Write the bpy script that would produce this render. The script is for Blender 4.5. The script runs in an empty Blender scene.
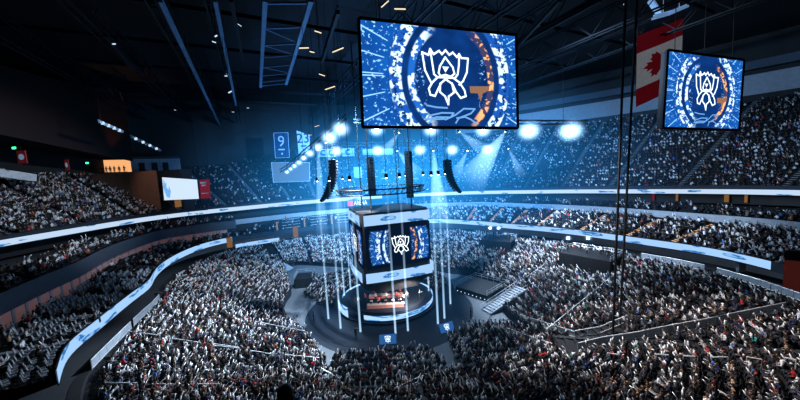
import bpy, bmesh, math, random
import numpy as np
from mathutils import Vector, Matrix, Euler, Quaternion
random.seed(7); rng = np.random.default_rng(7)
PI = math.pi
col = bpy.context.scene.collection
sc = bpy.context.scene

# ------------------------------------------------------------------ camera
F_PX, HOR, ROLL, EYE = 300.0, 172.0, math.radians(3.2), 28.0
PITCH = math.atan((200 - HOR) / F_PX)
def ray(x, y):
    u = (x - 400) / F_PX; v = (200 - y) / F_PX
    c, s = math.cos(-ROLL), math.sin(-ROLL)
    u2 = c * u - s * v; v2 = s * u + c * v
    return Vector((u2, math.cos(PITCH) + math.sin(PITCH) * v2, -math.sin(PITCH) + math.cos(PITCH) * v2))
def at(x, y, z):                       # point of the place at height z seen at x, y
    d = ray(x, y); t = (z - EYE) / d.z
    return Vector((d.x * t, d.y * t, z))
def atd(x, y, depth):                  # point of the place at distance depth down the hall
    d = ray(x, y); t = depth / d.y
    return Vector((d.x * t, depth, EYE + d.z * t))
_ci, _si = math.cos(ROLL), math.sin(ROLL)
def proj(p):
    x, y, z = p[0], p[1], p[2] - EYE
    cp, sp = math.cos(PITCH), math.sin(PITCH)
    w = cp * y - sp * z; v2 = sp * y + cp * z
    if w < 0.1: return None
    u2 = x / w; v2 = v2 / w
    u = _ci * u2 - _si * v2; v = _si * u2 + _ci * v2
    return 400 + F_PX * u, 200 - F_PX * v
cam = bpy.data.cameras.new('camera'); co = bpy.data.objects.new('camera', cam); col.objects.link(co)
cam.sensor_width = 36; cam.lens = 36 * F_PX / 800; cam.clip_end = 600; cam.clip_start = 0.05
fwd = Vector((0, math.cos(PITCH), -math.sin(PITCH))); up0 = Vector((0, math.sin(PITCH), math.cos(PITCH))); rt0 = Vector((1, 0, 0))
cR = math.cos(ROLL); sR = math.sin(ROLL)
rt = rt0 * cR - up0 * sR; up = rt0 * sR + up0 * cR
mw = Matrix((rt, up, -fwd)).transposed().to_4x4(); mw.translation = (0, 0, EYE)
co.matrix_world = mw
sc.camera = co
sc.view_settings.view_transform = 'Standard'; sc.view_settings.look = 'None'; sc.view_settings.exposure = .38; sc.view_settings.gamma = .86

# ------------------------------------------------------------------ materials
class NT:
    def __init__(s, nt): s.nt = nt
    def n(s, typ, **kw):
        o = s.nt.nodes.new(typ)
        for k, v in kw.items(): setattr(o, k, v)
        return o
    def inp(s, sock, v):
        if isinstance(v, bpy.types.NodeSocket): s.nt.links.new(v, sock)
        elif isinstance(v, (tuple, list)) and len(v) == 3 and sock.type == 'RGBA': sock.default_value = (*v, 1)
        else: sock.default_value = v
    def m(s, op, a, b=0.0, c=None, clamp=False):
        o = s.n('ShaderNodeMath', operation=op, use_clamp=clamp)
        s.inp(o.inputs[0], a); s.inp(o.inputs[1], b)
        if c is not None: s.inp(o.inputs[2], c)
        return o.outputs[0]
    def mix(s, f, a, b):
        o = s.n('ShaderNodeMix', data_type='RGBA'); s.inp(o.inputs[0], f); s.inp(o.inputs[6], a); s.inp(o.inputs[7], b)
        return o.outputs[2]
    def band(s, x, lo, hi, soft=0.01):
        a = s.m('MULTIPLY', s.m('SUBTRACT', x, lo), 1 / soft, clamp=True)
        b = s.m('MULTIPLY', s.m('SUBTRACT', hi, x), 1 / soft, clamp=True)
        return s.m('MULTIPLY', a, b)
    def gt(s, x, t, soft=0.02): return s.m('MULTIPLY', s.m('SUBTRACT', x, t), 1 / soft, clamp=True)
    def noise(s, vec, scale, detail=2.0):
        o = s.n('ShaderNodeTexNoise'); s.inp(o.inputs['Vector'], vec); o.inputs['Scale'].default_value = scale; o.inputs['Detail'].default_value = detail
        return o.outputs['Fac']
def newmat(name):
    m = bpy.data.materials.new(name); m.use_nodes = True; m.node_tree.nodes.clear()
    return m, NT(m.node_tree)
def out(m, t, surf=None, vol=None):
    o = t.n('ShaderNodeOutputMaterial')
    if surf is not None: t.nt.links.new(surf, o.inputs['Surface'])
    if vol is not None: t.nt.links.new(vol, o.inputs['Volume'])
    return m
def pbr(name, c, rough=0.7, metal=0.0, var=0.25, scale=1.5, emit=None, es=0.0):
    m, t = newmat(name); p = t.n('ShaderNodeBsdfPrincipled')
    tc = t.n('ShaderNodeTexCoord'); f = t.noise(tc.outputs['Object'], scale, 4)
    t.inp(p.inputs['Base Color'], t.mix(f, tuple(x * (1 - var) for x in c), tuple(min(1, x * (1 + var)) for x in c)))
    p.inputs['Roughness'].default_value = rough; p.inputs['Metallic'].default_value = metal
    if emit: t.inp(p.inputs['Emission Color'], emit); p.inputs['Emission Strength'].default_value = es
    return out(m, t, p.outputs[0])
def emi(name, c, s, sampled=True):
    m, t = newmat(name); e = t.n('ShaderNodeEmission'); t.inp(e.inputs[0], c); e.inputs[1].default_value = s
    if not sampled: m.cycles.emission_sampling = 'NONE'
    return out(m, t, e.outputs[0])
def volume_mat(name, c, s, kind='flat'):
    m, t = newmat(name); v = t.n('ShaderNodeVolumePrincipled'); v.inputs['Density'].default_value = 0.0  # emission without density: lit haze is put in as glow
    t.inp(v.inputs['Emission Color'], c)
    tc = t.n('ShaderNodeTexCoord')
    if kind == 'flat': v.inputs['Emission Strength'].default_value = s
    elif kind == 'ball':
        ln = t.n('ShaderNodeVectorMath', operation='LENGTH'); t.nt.links.new(tc.outputs['Object'], ln.inputs[0])
        f = t.m('SUBTRACT', 1.0, ln.outputs['Value'], clamp=True); t.inp(v.inputs['Emission Strength'], t.m('MULTIPLY', t.m('POWER', f, 3.0), s))
    elif kind == 'soft':
        ln = t.n('ShaderNodeVectorMath', operation='LENGTH'); t.nt.links.new(tc.outputs['Object'], ln.inputs[0])
        f = t.m('SUBTRACT', 1.0, ln.outputs['Value'], clamp=True); t.inp(v.inputs['Emission Strength'], t.m('MULTIPLY', t.m('POWER', f, 1.5), s))
    elif kind == 'cone':               # object space: apex at 0, along -z to -1
        sp = t.n('ShaderNodeSeparateXYZ'); t.nt.links.new(tc.outputs['Object'], sp.inputs[0])
        k = t.m('ADD', sp.outputs[2], 1.0, clamp=True)      # 1 at apex
        t.inp(v.inputs['Emission Strength'], t.m('MULTIPLY', t.m('POWER', k, 1.7), s))
    elif kind == 'shaft':              # object space z 0..1, brighter low down
        sp = t.n('ShaderNodeSeparateXYZ'); t.nt.links.new(tc.outputs['Object'], sp.inputs[0])
        k = t.m('SUBTRACT', 1.0, sp.outputs[2], clamp=True)
        t.inp(v.inputs['Emission Strength'], t.m('MULTIPLY', t.m('ADD', t.m('POWER', k, 1.3), 0.06), s))
    return out(m, t, vol=v.outputs[0])

CONC = pbr('concrete_dark', (.035, .04, .05), .85)
TREAD = pbr('tread_concrete', (.012, .014, .018), .85)
FLOORM = pbr('floor_concrete', (.15, .17, .195), .6, var=.12, scale=.4)
CARPET = pbr('stage_carpet', (.012, .022, .04), .6)
BLACK = pbr('black_paint', (.012, .013, .016), .6)
DARK = pbr('dark_blue_paint', (.02, .03, .045), .7)
FASC = pbr('grey_fascia', (.085, .105, .135), .6)
GREYW = pbr('grey_wall', (.30, .33, .37), .8, emit=(.5, .62, .8), es=.035)  # slight glow stands in for light on the concourse wall
LGREY = pbr('light_wall', (.62, .64, .66), .8)
PINK = pbr('pinkish_panel', (.44, .26, .25), .7, emit=(.60, .30, .28), es=.11)  # glow put into the panels so the balcony wall looks lit
BROWN = pbr('brown_panel', (.20, .115, .09), .6)
REDBR = pbr('red_brown_panel', (.24, .06, .045), .7, emit=(.4, .07, .05), es=.10)  # weak glow put in, the end wall is otherwise unlit
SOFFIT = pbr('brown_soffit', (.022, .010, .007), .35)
STEEL = pbr('roof_steel', (.008, .014, .022), .5, .2)
CATW = pbr('catwalk_steel', (.25, .38, .5), .5, .2)  # blue light on catwalk and beams put into a paler steel
RAILM = pbr('rail_metal', (.72, .75, .78), .35, .3)
INFILL = pbr('rail_infill', (.34, .37, .42), .6, emit=(.4, .5, .62), es=.04)  # faint grey glow added, the side towards the camera is unlit
SEATM = pbr('seat_plastic', (.34, .36, .40), .5)
SEATD = pbr('seat_plastic_dark', (.014, .016, .022), .6)
STAIRO = pbr('lit_stair', (.42, .28, .17), .8, emit=(1, .42, .14), es=.30)  # warm step lighting put into the treads as a glow
STAIRG = pbr('grey_stair', (.26, .28, .31), .85)
LAMP = emi('lamp_white', (.80, .90, 1), 14, False)
WARM = emi('warm_glow', (1, .52, .24), .75)
WARMD = emi('warm_door', (1, .5, .18), .2)
GREEN = emi('green_sign', (.05, 1, .3), 2.5, False)
WHITE_E = emi('white_panel_glow', (.72, .86, 1), .75)
HANGSCR = emi('hanging_screen_glow', (.30, .55, .95), .30)
LINE = emi('emblem_white', (.80, .92, 1), 1.25, False)
LINE_B = emi('emblem_blue', (.22, .50, .90), .8, False)
LINE_P = emi('emblem_peach', (.62, .34, .22), .5, False)
CLOTH_W = pbr('banner_white', (.55, .6, .66), .8)
CLOTH_N = pbr('banner_navy', (.03, .06, .14), .8)
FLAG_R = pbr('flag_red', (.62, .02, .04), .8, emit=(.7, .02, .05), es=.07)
FLAG_W = pbr('flag_white', (.75, .76, .8), .8, emit=(.75, .78, .85), es=.13)  # both flag colours glow a little in place of light on the cloth

def screen_mat(name, cx, k, strength, seed, orange=True, dark=False):
    """a live picture of the arena in blue: two ringed bands of seats left and right of a dark middle"""
    m, t = newmat(name); uv = t.n('ShaderNodeUVMap'); sp = t.n('ShaderNodeSeparateXYZ'); t.nt.links.new(uv.outputs[0], sp.inputs[0])
    X = t.m('SUBTRACT', sp.outputs[0], cx); Y = t.m('MULTIPLY', t.m('SUBTRACT', sp.outputs[1], .5), k)
    r = t.m('SQRT', t.m('ADD', t.m('MULTIPLY', X, X), t.m('MULTIPLY', t.m('MULTIPLY', Y, Y), .50)))
    cb = t.n('ShaderNodeCombineXYZ'); t.inp(cb.inputs[0], X); t.inp(cb.inputs[1], Y); cb.inputs[2].default_value = seed
    n1 = t.noise(cb.outputs[0], 22, 3); n2 = t.noise(cb.outputs[0], 55, 2); n3 = t.noise(cb.outputs[0], 7, 2)
    ax = t.m('ABSOLUTE', X); side = t.gt(ax, .10, .08); right = t.gt(X, 0, .01)
    c = t.mix(t.m('MULTIPLY', n3, 1.0), (.001, .010, .05), (.008, .07, .28))
    outer = t.gt(r, .385, .02)
    c = t.mix(outer, c, t.mix(n3, (.003, .04, .20), (.012, .15, .50)))
    c = t.mix(t.m('MULTIPLY', outer, t.gt(n2, .61, .05)), c, (.30, .60, .95))
    spokes = t.m('PINGPONG', t.m('ADD', t.m('MULTIPLY', t.m('ARCTAN2', Y, X), 4.0), 10), .5)
    c = t.mix(t.m('MULTIPLY', t.gt(r, .42, .01), t.gt(spokes, .46, .02)), c, (.35, .65, 1))
    b2 = t.m('MULTIPLY', t.band(r, .315, .395, .008), side)
    c = t.mix(b2, c, t.mix(t.gt(n1, .47, .06), (.015, .11, .42), (.66, .86, 1)))
    c = t.mix(t.m('MULTIPLY', t.m('MULTIPLY', t.band(r, .345, .375, .006), side), t.gt(n2, .52, .02)), c, (.01, .04, .14))
    b1 = t.m('MULTIPLY', t.band(r, .235, .285, .01), side)
    cl = t.mix(t.gt(n1, .50, .05), (.02, .15, .5), (.70, .88, 1))
    if orange: cl = t.mix(right, cl, t.mix(t.gt(n1, .5, .05), (.06, .06, .14), (.95, .48, .22)))
    c = t.mix(b1, c, cl)
    fr = t.m('MULTIPLY', t.m('MULTIPLY', t.band(r, .17, .24, .02), t.gt(ax, .16, .03)), t.gt(n2, .60, .03))
    c = t.mix(fr, c, (.25, .5, .9))
    if dark:
        keep = t.m('MULTIPLY', t.gt(ax, .16, .03), t.m('SUBTRACT', 1.0, t.m('MAXIMUM', t.gt(r, .46, .03), t.gt(t.m('ABSOLUTE', Y), .24, .02)))); c = t.mix(keep, (.002, .006, .022), c)
    e = t.n('ShaderNodeEmission'); t.inp(e.inputs[0], c); e.inputs[1].default_value = strength
    return out(m, t, e.outputs[0])
def ribbon_mat(name, strength, seed, c0=(.62, .78, 1), thr=.60):
    m, t = newmat(name); uv = t.n('ShaderNodeUVMap')
    mp = t.n('ShaderNodeMapping'); t.nt.links.new(uv.outputs[0], mp.inputs[0]); mp.inputs['Scale'].default_value = (.16, .9, 1); mp.inputs['Location'].default_value = (seed, seed, 0)
    n1 = t.noise(mp.outputs[0], 1.3, 1); n2 = t.noise(mp.outputs[0], 5, 1)
    c = t.mix(t.gt(n1, thr, .02), c0, t.mix(t.gt(n2, .5, .03), (.05, .22, .52), (.3, .55, .9)))
    e = t.n('ShaderNodeEmission'); t.inp(e.inputs[0], c); e.inputs[1].default_value = strength
    return out(m, t, e.outputs[0])
SCREEN = screen_mat('screen_picture', .55, .70, 1.15, 1.3)
SCREEN2 = screen_mat('screen_picture_right', .52, .92, 1.15, 4.1)
DRUMSCR = screen_mat('drum_picture', .53, .62, .95, 7.7, True, True)
RIB = ribbon_mat('ribbon_picture', .80, 2.0, (.42, .66, 1), .57)
RIBU = ribbon_mat('ribbon_picture_upper', .72, 5.5, (.64, .80, 1), .62)
STAGEL = ribbon_mat('stage_edge_picture', .9, 9.1, (.45, .68, 1), .50)

# ------------------------------------------------------------------ mesh helpers
class MB:
    def __init__(s): s.v = []; s.f = []; s.mi = []; s.uv = []
    def face(s, pts, mi=0, uv=None):
        b = len(s.v); s.v += [tuple(p) for p in pts]; s.f.append(tuple(range(b, b + len(pts)))); s.mi.append(mi)
        s.uv.append(uv or [(0, 0)] * len(pts)); return s
    def box(s, c, sz, rot=None, mi=0, taper=1.0):
        c = Vector(c); hx, hy, hz = sz[0] / 2, sz[1] / 2, sz[2] / 2; b = len(s.v)
        for z in (-1, 1):
            k = taper if z > 0 else 1
            for x, y in ((-1, -1), (1, -1), (1, 1), (-1, 1)):
                p = Vector((x * hx * k, y * hy * k, z * hz))
                if rot is not None: p = rot @ p
                s.v.append(tuple(c + p))
        for f in ((3, 2, 1, 0), (4, 5, 6, 7), (0, 1, 5, 4), (1, 2, 6, 5), (2, 3, 7, 6), (3, 0, 4, 7)):
            s.f.append(tuple(b + i for i in f)); s.mi.append(mi); s.uv.append([(0, 0)] * 4)
        return s
    def bar(s, p0, p1, w, h=None, mi=0):
        p0 = Vector(p0); p1 = Vector(p1); d = p1 - p0; L = d.length
        if L < 1e-6: return s
        q = d.to_track_quat('Z', 'Y').to_matrix()
        return s.box((p0 + p1) / 2, (w, h or w, L), q, mi)
    def tube(s, pts, rad, n=8, mi=0, caps=True):
        pts = [Vector(p) for p in pts]; k = len(pts); b = len(s.v)
        rr = rad if isinstance(rad, (list, tuple)) else [rad] * k
        q = None
        for i, p in enumerate(pts):
            d = (pts[min(i + 1, k - 1)] - pts[max(i - 1, 0)])
            q = d.to_track_quat('Z', 'Y').to_matrix()
            for j in range(n):
                a = 2 * PI * j / n
                s.v.append(tuple(p + q @ Vector((math.cos(a) * rr[i], math.sin(a) * rr[i], 0))))
        for i in range(k - 1):
            for j in range(n):
                s.f.append((b + i * n + j, b + i * n + (j + 1) % n, b + (i + 1) * n + (j + 1) % n, b + (i + 1) * n + j)); s.mi.append(mi); s.uv.append([(0, 0)] * 4)
        if caps:
            s.f.append(tuple(b + j for j in reversed(range(n)))); s.mi.append(mi); s.uv.append([(0, 0)] * n)
            s.f.append(tuple(b + (k - 1) * n + j for j in range(n))); s.mi.append(mi); s.uv.append([(0, 0)] * n)
        return s
    def lathe(s, prof, n=12, c=(0, 0, 0), sx=1, sy=1, mi=0):
        b = len(s.v); c = Vector(c)
        for r, z in prof:
            for j in range(n):
                a = 2 * PI * j / n; s.v.append((c.x + r * sx * math.cos(a), c.y + r * sy * math.sin(a), c.z + z))
        for i in range(len(prof) - 1):
            for j in range(n):
                s.f.append((b + i * n + j, b + i * n + (j + 1) % n, b + (i + 1) * n + (j + 1) % n, b + (i + 1) * n + j)); s.mi.append(mi); s.uv.append([(0, 0)] * 4)
        s.f.append(tuple(b + j for j in reversed(range(n)))); s.mi.append(mi); s.uv.append([(0, 0)] * n)
        e = b + (len(prof) - 1) * n
        s.f.append(tuple(e + j for j in range(n))); s.mi.append(mi); s.uv.append([(0, 0)] * n)
        return s
    def mesh(s, name, mats, smooth=False):
        me = bpy.data.meshes.new(name); me.from_pydata(s.v, [], s.f)
        for m in (mats if isinstance(mats, (list, tuple)) else [mats]): me.materials.append(m)
        me.polygons.foreach_set('material_index', s.mi)
        ul = me.uv_layers.new(name='UVMap'); flat = [c for f in s.uv for uv in f for c in uv]
        ul.data.foreach_set('uv', flat)
        if smooth: me.polygons.foreach_set('use_smooth', [True] * len(s.f))
        me.update(); return me
    def build(s, name, mats, parent=None, loc=None, smooth=False):
        """vertices are in world space; parented parts are moved into the parent's own space"""
        if parent is not None:
            W = parent.matrix_basis.copy(); q = parent.parent
            while q is not None: W = q.matrix_basis @ W; q = q.parent
            inv = W.inverted(); s.v = [tuple(inv @ Vector(p)) for p in s.v]
        elif loc is not None:
            l = Vector(loc); s.v = [tuple(Vector(p) - l) for p in s.v]
        o = bpy.data.objects.new(name, s.mesh(name, mats, smooth)); col.objects.link(o)
        if parent is not None: o.parent = parent
        elif loc is not None: o.location = loc
        return o
    def local(s, name, mats, parent=None, smooth=False):
        o = bpy.data.objects.new(name, s.mesh(name, mats, smooth)); col.objects.link(o); o.parent = parent; return o
def tag(o, label, cat, group=None, kind=None):
    o['label'] = label; o['category'] = cat
    if group: o['group'] = group
    if kind: o['kind'] = kind
    return o
def thing(name, label, cat, loc=(0, 0, 0), rz=0.0, group=None):
    o = bpy.data.objects.new(name, None); col.objects.link(o); o.empty_display_size = .2
    o.matrix_basis = Matrix.Translation(loc) @ Matrix.Rotation(rz, 4, 'Z')
    return tag(o, label, cat, group)
def struct(o): o['kind'] = 'structure'; return o
def copy_tree(o, parent=None):
    c = o.copy(); col.objects.link(c)
    if parent is not None: c.parent = parent
    for ch in o.children: copy_tree(ch, c)
    return c
ORD = ['first', 'second', 'third', 'fourth', 'fifth', 'sixth', 'seventh', 'eighth', 'ninth', 'tenth', 'eleventh', 'twelfth', 'thirteenth', 'fourteenth', 'fifteenth', 'sixteenth', 'seventeenth', 'eighteenth', 'nineteenth', 'twentieth', 'twenty-first', 'twenty-second', 'twenty-third', 'twenty-fourth', 'twenty-fifth', 'twenty-sixth', 'twenty-seventh', 'twenty-eighth']
def text_mesh(body, size, mat, name='lettering'):
    cu = bpy.data.curves.new('lettering', 'FONT'); cu.body = body; cu.size = size; cu.align_x = 'CENTER'; cu.align_y = 'CENTER'; cu.extrude = .01
    o = bpy.data.objects.new('lettering', cu); col.objects.link(o)
    me = bpy.data.meshes.new_from_object(o.evaluated_get(bpy.context.evaluated_depsgraph_get()))
    bpy.data.objects.remove(o); me.materials.clear(); me.materials.append(mat)
    r = bpy.data.objects.new(name, me); col.objects.link(r); return r
def frame_of(p00, p10, p01):
    """matrix of a flat panel: origin at lower left, x along the bottom, y up, z towards the viewer"""
    x = (Vector(p10) - Vector(p00)).normalized(); y = (Vector(p01) - Vector(p00)); y = (y - x * y.dot(x)).normalized(); z = x.cross(y)
    M = Matrix((x, y, z)).transposed().to_4x4(); M.translation = Vector(p00); return M

# ------------------------------------------------------------------ plan of the bowl
C = Vector((-4.0, 63.0, 0))
def table(pts, smooth=4):
    a = sorted(((math.atan2(p[1] - C.y, p[0] - C.x) % (2 * PI), math.hypot(p[0] - C.x, p[1] - C.y)) for p in pts))
    th = np.array([q[0] for q in a]); rr = np.array([q[1] for q in a])
    th = np.concatenate([th - 2 * PI, th, th + 2 * PI]); rr = np.tile(rr, 3)
    g = np.linspace(0, 2 * PI, 720, endpoint=False); v = np.interp(g, th, rr)
    k = np.exp(-.5 * (np.arange(-30, 31) / (smooth * 2.0)) ** 2); k /= k.sum()
    v = np.convolve(np.concatenate([v[-30:], v, v[:30]]), k, 'valid')
    return v
def look(tab, th):
    x = (th % (2 * PI)) / (2 * PI) * 720; i = int(x) % 720; f = x - int(x)
    return tab[i] * (1 - f) + tab[(i + 1) % 720] * f
E_T = table([at(x, y, .8) for x, y in ((284, 261), (290, 275), (294, 290), (304, 331), (311, 342), (325, 368), (338, 395), (352, 404), (385, 393), (420, 381), (455, 372), (500, 363), (545, 345), (535, 333), (505, 314), (500, 303), (508, 292), (482, 275), (450, 271), (400, 266), (350, 266), (315, 264))])
L_T = table([(-31, 25), (-35, 29), (-37, 31), (-38, 35), (-41, 42), (-44, 51), (-54, 74), (-54, 81), (-51, 87), (-47, 90), (-38, 95), (-15, 101), (0, 102), (13, 99), (23, 92), (30, 84), (39, 76), (45, 68), (50, 59), (53, 55), (55, 49), (55, 43), (54, 36), (48, 24), (38, 12), (20, 5), (0, 5), (-18, 13)], 3)
U_T = table([(-69, 50), (-68, 62), (-66, 76), (-60, 85), (-51, 90), (-38, 98), (-20, 104), (0, 107), (17, 105), (40, 94), (60, 79), (72, 69), (80, 58), (83, 45), (80, 28), (60, 4), (30, -8), (0, -6), (-40, 5), (-62, 25), (-68, 38)], 4)
S_T = np.minimum(L_T + 9.0, U_T - 2.0)
def P(th, r, z): return Vector((C.x + r * math.cos(th), C.y + r * math.sin(th), z))
def pol(p): return math.atan2(p[1] - C.y, p[0] - C.x), math.hypot(p[0] - C.x, p[1] - C.y)
NLOW, ZL0, ZL1 = 27, .8, 7.6
NCLUB, ZC0, ZC1 = 8, 11.1, 12.7
NUP, ZU0, ZU1, DUP = 26, 20.4, 37.0, 22.0
def sm(a, b, x): x = max(0, min(1, (x - a) / (b - a))); return x * x * (3 - 2 * x)
def club_z(th, k): t = th % (2 * PI); t = t if t < PI * 1.5 else t - 2 * PI; return ZC0 + (14.3 - 2.3 * sm(math.radians(132), math.radians(156), t) - ZC0) * k
def up_z(th, k): t = th % (2 * PI); t = t if t < PI * 1.5 else t - 2 * PI; return ZU0 + (40.0 - 7.4 * sm(math.radians(110), math.radians(150), t) - ZU0) * k
def loge_r(th, k): a = look(S_T, th) + .3; return a + min(4.4, max(1.6, look(U_T, th) - look(S_T, th) - 1.2)) * k
def loge_z(th, k): return 16.02 + .9 * k
def low_z(th, k): return ZL0 + (ZL1 - ZL0) * k
def low_r(th, k): e = look(E_T, th); return e + (look(L_T, th) - e) * k
def club_r(th, k): a = look(L_T, th) + .5; return a + (look(S_T, th) - .3 - a) * k
def up_r(th, k): return look(U_T, th) + .4 + DUP * k
def zs(x, y):
    th, r = pol((x, y)); e = look(E_T, th); T = look(L_T, th)
    if r < e: return 0.0
    k = (r - e) / (T - e)
    return ZL0 + (ZL1 - ZL0) * min(k, 1.0)
def hit(px, py):                        # where the line of sight meets the lower stand or floor
    d = ray(px, py); t = 5.0
    while t < 200:
        p = Vector((0, 0, EYE)) + d * t
        if p.z <= zs(p.x, p.y): return p
        t += .05
    return p
def stand(name, rf, n, zf, t0, t1, mat, seg=220):
    m = MB(); ths = [t0 + (t1 - t0) * i / seg for i in range(seg + 1)]
    for k in range(n):
        for i in range(seg):
            a, b = ths[i], ths[i + 1]
            za, zb = zf(a, k / (n - 1)), zf(b, k / (n - 1)); ya, yb = (zf(a, (k - 1) / (n - 1)), zf(b, (k - 1) / (n - 1))) if k else (za - .9, zb - .9)
            r0a, r0b, r1a, r1b = rf(a, k / n), rf(b, k / n), rf(a, (k + 1) / n), rf(b, (k + 1) / n)
            m.face((P(a, r0a, ya), P(b, r0b, yb), P(b, r0b, zb), P(a, r0a, za)))
            m.face((P(a, r0a, za), P(b, r0b, zb), P(b, r1b, zb), P(a, r1a, za)))
    return struct(m.build(name, mat))
def wall_ring(name, tab, off, z0, z1, t0, t1, mat, seg=120, uv=False, off1=None):
    m = MB(); L = 0
    for i in range(seg):
        a, b = t0 + (t1 - t0) * i / seg, t0 + (t1 - t0) * (i + 1) / seg
        oa = ob = off
        p0, p1 = P(a, look(tab, a) + off, z0), P(b, look(tab, b) + off, z0)
        o1 = off if off1 is None else off1
        q0, q1 = P(a, look(tab, a) + o1, z1), P(b, look(tab, b) + o1, z1)
        d = (p1 - p0).length
        m.face((p0, p1, q1, q0), 0, [(L, 0), (L + d, 0), (L + d, 1), (L, 1)] if uv else None); L += d
    return m.build(name, mat)
def slab_ring(name, tab0, off0, tab1, off1, z, t0, t1, mat, seg=120):
    m = MB()
    for i in range(seg):
        a, b = t0 + (t1 - t0) * i / seg, t0 + (t1 - t0) * (i + 1) / seg
        m.face((P(a, look(tab0, a) + off0, z), P(b, look(tab0, b) + off0, z), P(b, look(tab1, b) + off1, z), P(a, look(tab1, a) + off1, z)))
    return m.build(name, mat)
D = math.radians
T0, T1 = D(-38), D(232); TC = 0.3
while proj(P(TC, look(L_T, TC), 11))[0] < 786 and TC > -.6: TC -= .002                 # the part of the bowl above the lower stand that the view can reach

# ------------------------------------------------------------------ the setting
def S(name, o): o.name = name; return struct(o)
flo = MB(); N = 96
flo.face([(C.x + 75 * math.cos(2 * PI * i / N), C.y + 75 * math.sin(2 * PI * i / N), 0) for i in range(N)])
struct(flo.build('floor', FLOORM))
cl = MB(); cl.face([(C.x + 120 * math.cos(-2 * PI * i / N), C.y + 120 * math.sin(-2 * PI * i / N), 57) for i in range(N)])
struct(cl.build('ceiling', BLACK))
low = stand('lower_stand', low_r, NLOW, low_z, 0, 2 * PI, TREAD, 300)
S('trim_1', wall_ring('trim', E_T, -.05, 0, 1.35, 0, 2 * PI, DARK, 240))           # low barrier round the arena floor
club = stand('balcony_stand', club_r, NCLUB, club_z, TC, T1, TREAD, 240)
loge = stand('loge_stand', loge_r, 4, loge_z, D(-20), T1, TREAD, 200)
upper = stand('upper_stand', up_r, NUP, up_z, T0, T1, TREAD, 240)
S('trim_2', slab_ring('trim', L_T, .1, S_T, 3.5, 10.2, TC, T1, DARK))               # underside of the balcony
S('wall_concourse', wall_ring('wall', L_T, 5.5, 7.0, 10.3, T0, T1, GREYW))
S('trim_3', slab_ring('trim', L_T, -1.2, L_T, 5.6, 7.55, T0, T1, CONC))
S('trim_4', wall_ring('trim', L_T, .12, 10.1, 11.7, TC, T1, DARK))                  # front of the balcony
S('wall_balcony_back', wall_ring('wall', S_T, .6, 12.0, 15.5, T0, D(150), BLACK))
S('trim_5', wall_ring('trim', S_T, 0, 15.0, 16.5, T0, D(150), GREYW))                # grey fascia band
S('trim_6', slab_ring('trim', S_T, 0, U_T, 5, 16.0, T0, D(150), CONC))
S('trim_7', wall_ring('trim', S_T, 0, 13.9, 16.4, D(150), T1, FASC))
S('trim_8', slab_ring('trim', S_T, 0, U_T, 5, 16.0, D(150), T1, CONC))
S('trim_9', slab_ring('trim', S_T, 0, S_T, 2.0, 14.05, D(150), T1, DARK))
S('wall_suite_back', wall_ring('wall', U_T, 3.0, 16.5, 20.2, T0, T1, BLACK))
S('trim_10', slab_ring('trim', U_T, .1, U_T, 5, 18.9, T0, T1, BLACK))
S('trim_11', wall_ring('trim', U_T, .12, 18.8, 20.9, T0, T1, DARK))
S('wall_outer', wall_ring('wall', U_T, 25.2, -.5, 57, 0, 2 * PI, BLACK, 160))
S('wall_right', wall_ring('wall', U_T, 24.6, 42.5, 47.5, D(-25), D(66), GREYW, 60))   # pale band over the last rows
S('trim_12', wall_ring('trim', U_T, 22.0, 48.5, 50.5, D(-25), D(80), FASC, 60))
# pinkish panels at the back of the left balcony
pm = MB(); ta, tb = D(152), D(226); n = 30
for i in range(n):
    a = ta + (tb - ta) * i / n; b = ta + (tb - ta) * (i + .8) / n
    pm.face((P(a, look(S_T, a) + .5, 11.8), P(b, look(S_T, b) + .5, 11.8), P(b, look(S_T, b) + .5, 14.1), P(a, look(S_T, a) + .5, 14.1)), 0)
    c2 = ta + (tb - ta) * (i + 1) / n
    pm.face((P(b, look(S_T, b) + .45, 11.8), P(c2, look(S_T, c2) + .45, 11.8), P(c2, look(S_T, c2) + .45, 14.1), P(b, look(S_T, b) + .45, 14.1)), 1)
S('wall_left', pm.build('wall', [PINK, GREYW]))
S('wall_left_end', wall_ring('wall', S_T, .55, 12.0, 14.4, D(150), T1, DARK))
# brown block between the two upper crowd sections on the left
bA, bB = pol(at(161, 213, 19.5))[0] % (2 * PI), pol(at(214, 214, 19.5))[0] % (2 * PI)
def block(name, a, b, off0, off1, z0, z1, mat, seg=8):
    m = MB(); ths = [a + (b - a) * i / seg for i in range(seg + 1)]
    for i in range(seg):
        s, t = ths[i], ths[i + 1]
        q = [P(s, look(U_T, s) + off0, z0), P(t, look(U_T, t) + off0, z0), P(t, look(U_T, t) + off1, z0), P(s, look(U_T, s) + off1, z0)]
        w = [Vector((v.x, v.y, z1)) for v in q]
        m.face((q[0], q[1], w[1], w[0])); m.face((q[2], q[3], w[3], w[2])); m.face((w[0], w[1], w[2], w[3]))
        if i == 0: m.face((q[3], q[0], w[0], w[3]))
        if i == seg - 1: m.face((q[1], q[2], w[2], w[1]))
    return struct(m.build(name, mat))
block('wall_left_upper', bA - .004, bB, .9, 17, 20.2, 32.2, DARK)
def hit_up(px, py):                     # where the line of sight meets the upper stand
    d = ray(px, py); t = 30.0
    while t < 160:
        p = Vector((0, 0, EYE)) + d * t; th, r = pol(p); k = (r - look(U_T, th) - .4) / DUP
        if k > 0 and p.z <= up_z(th, k): return p
        t += .1
    return p
bw = [hit_up(93 + 69 * q / 12, 183.5 + 30.5 * q / 12) for q in range(13)]
m = MB()
for a, b in zip(bw[:-1], bw[1:]): m.face(((a.x, a.y, a.z - 1.5), (b.x, b.y, b.z - 1.5), (b.x, b.y, 32.0), (a.x, a.y, 32.0)))
S('wall_left_brown', m.build('wall', BROWN))
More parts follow.
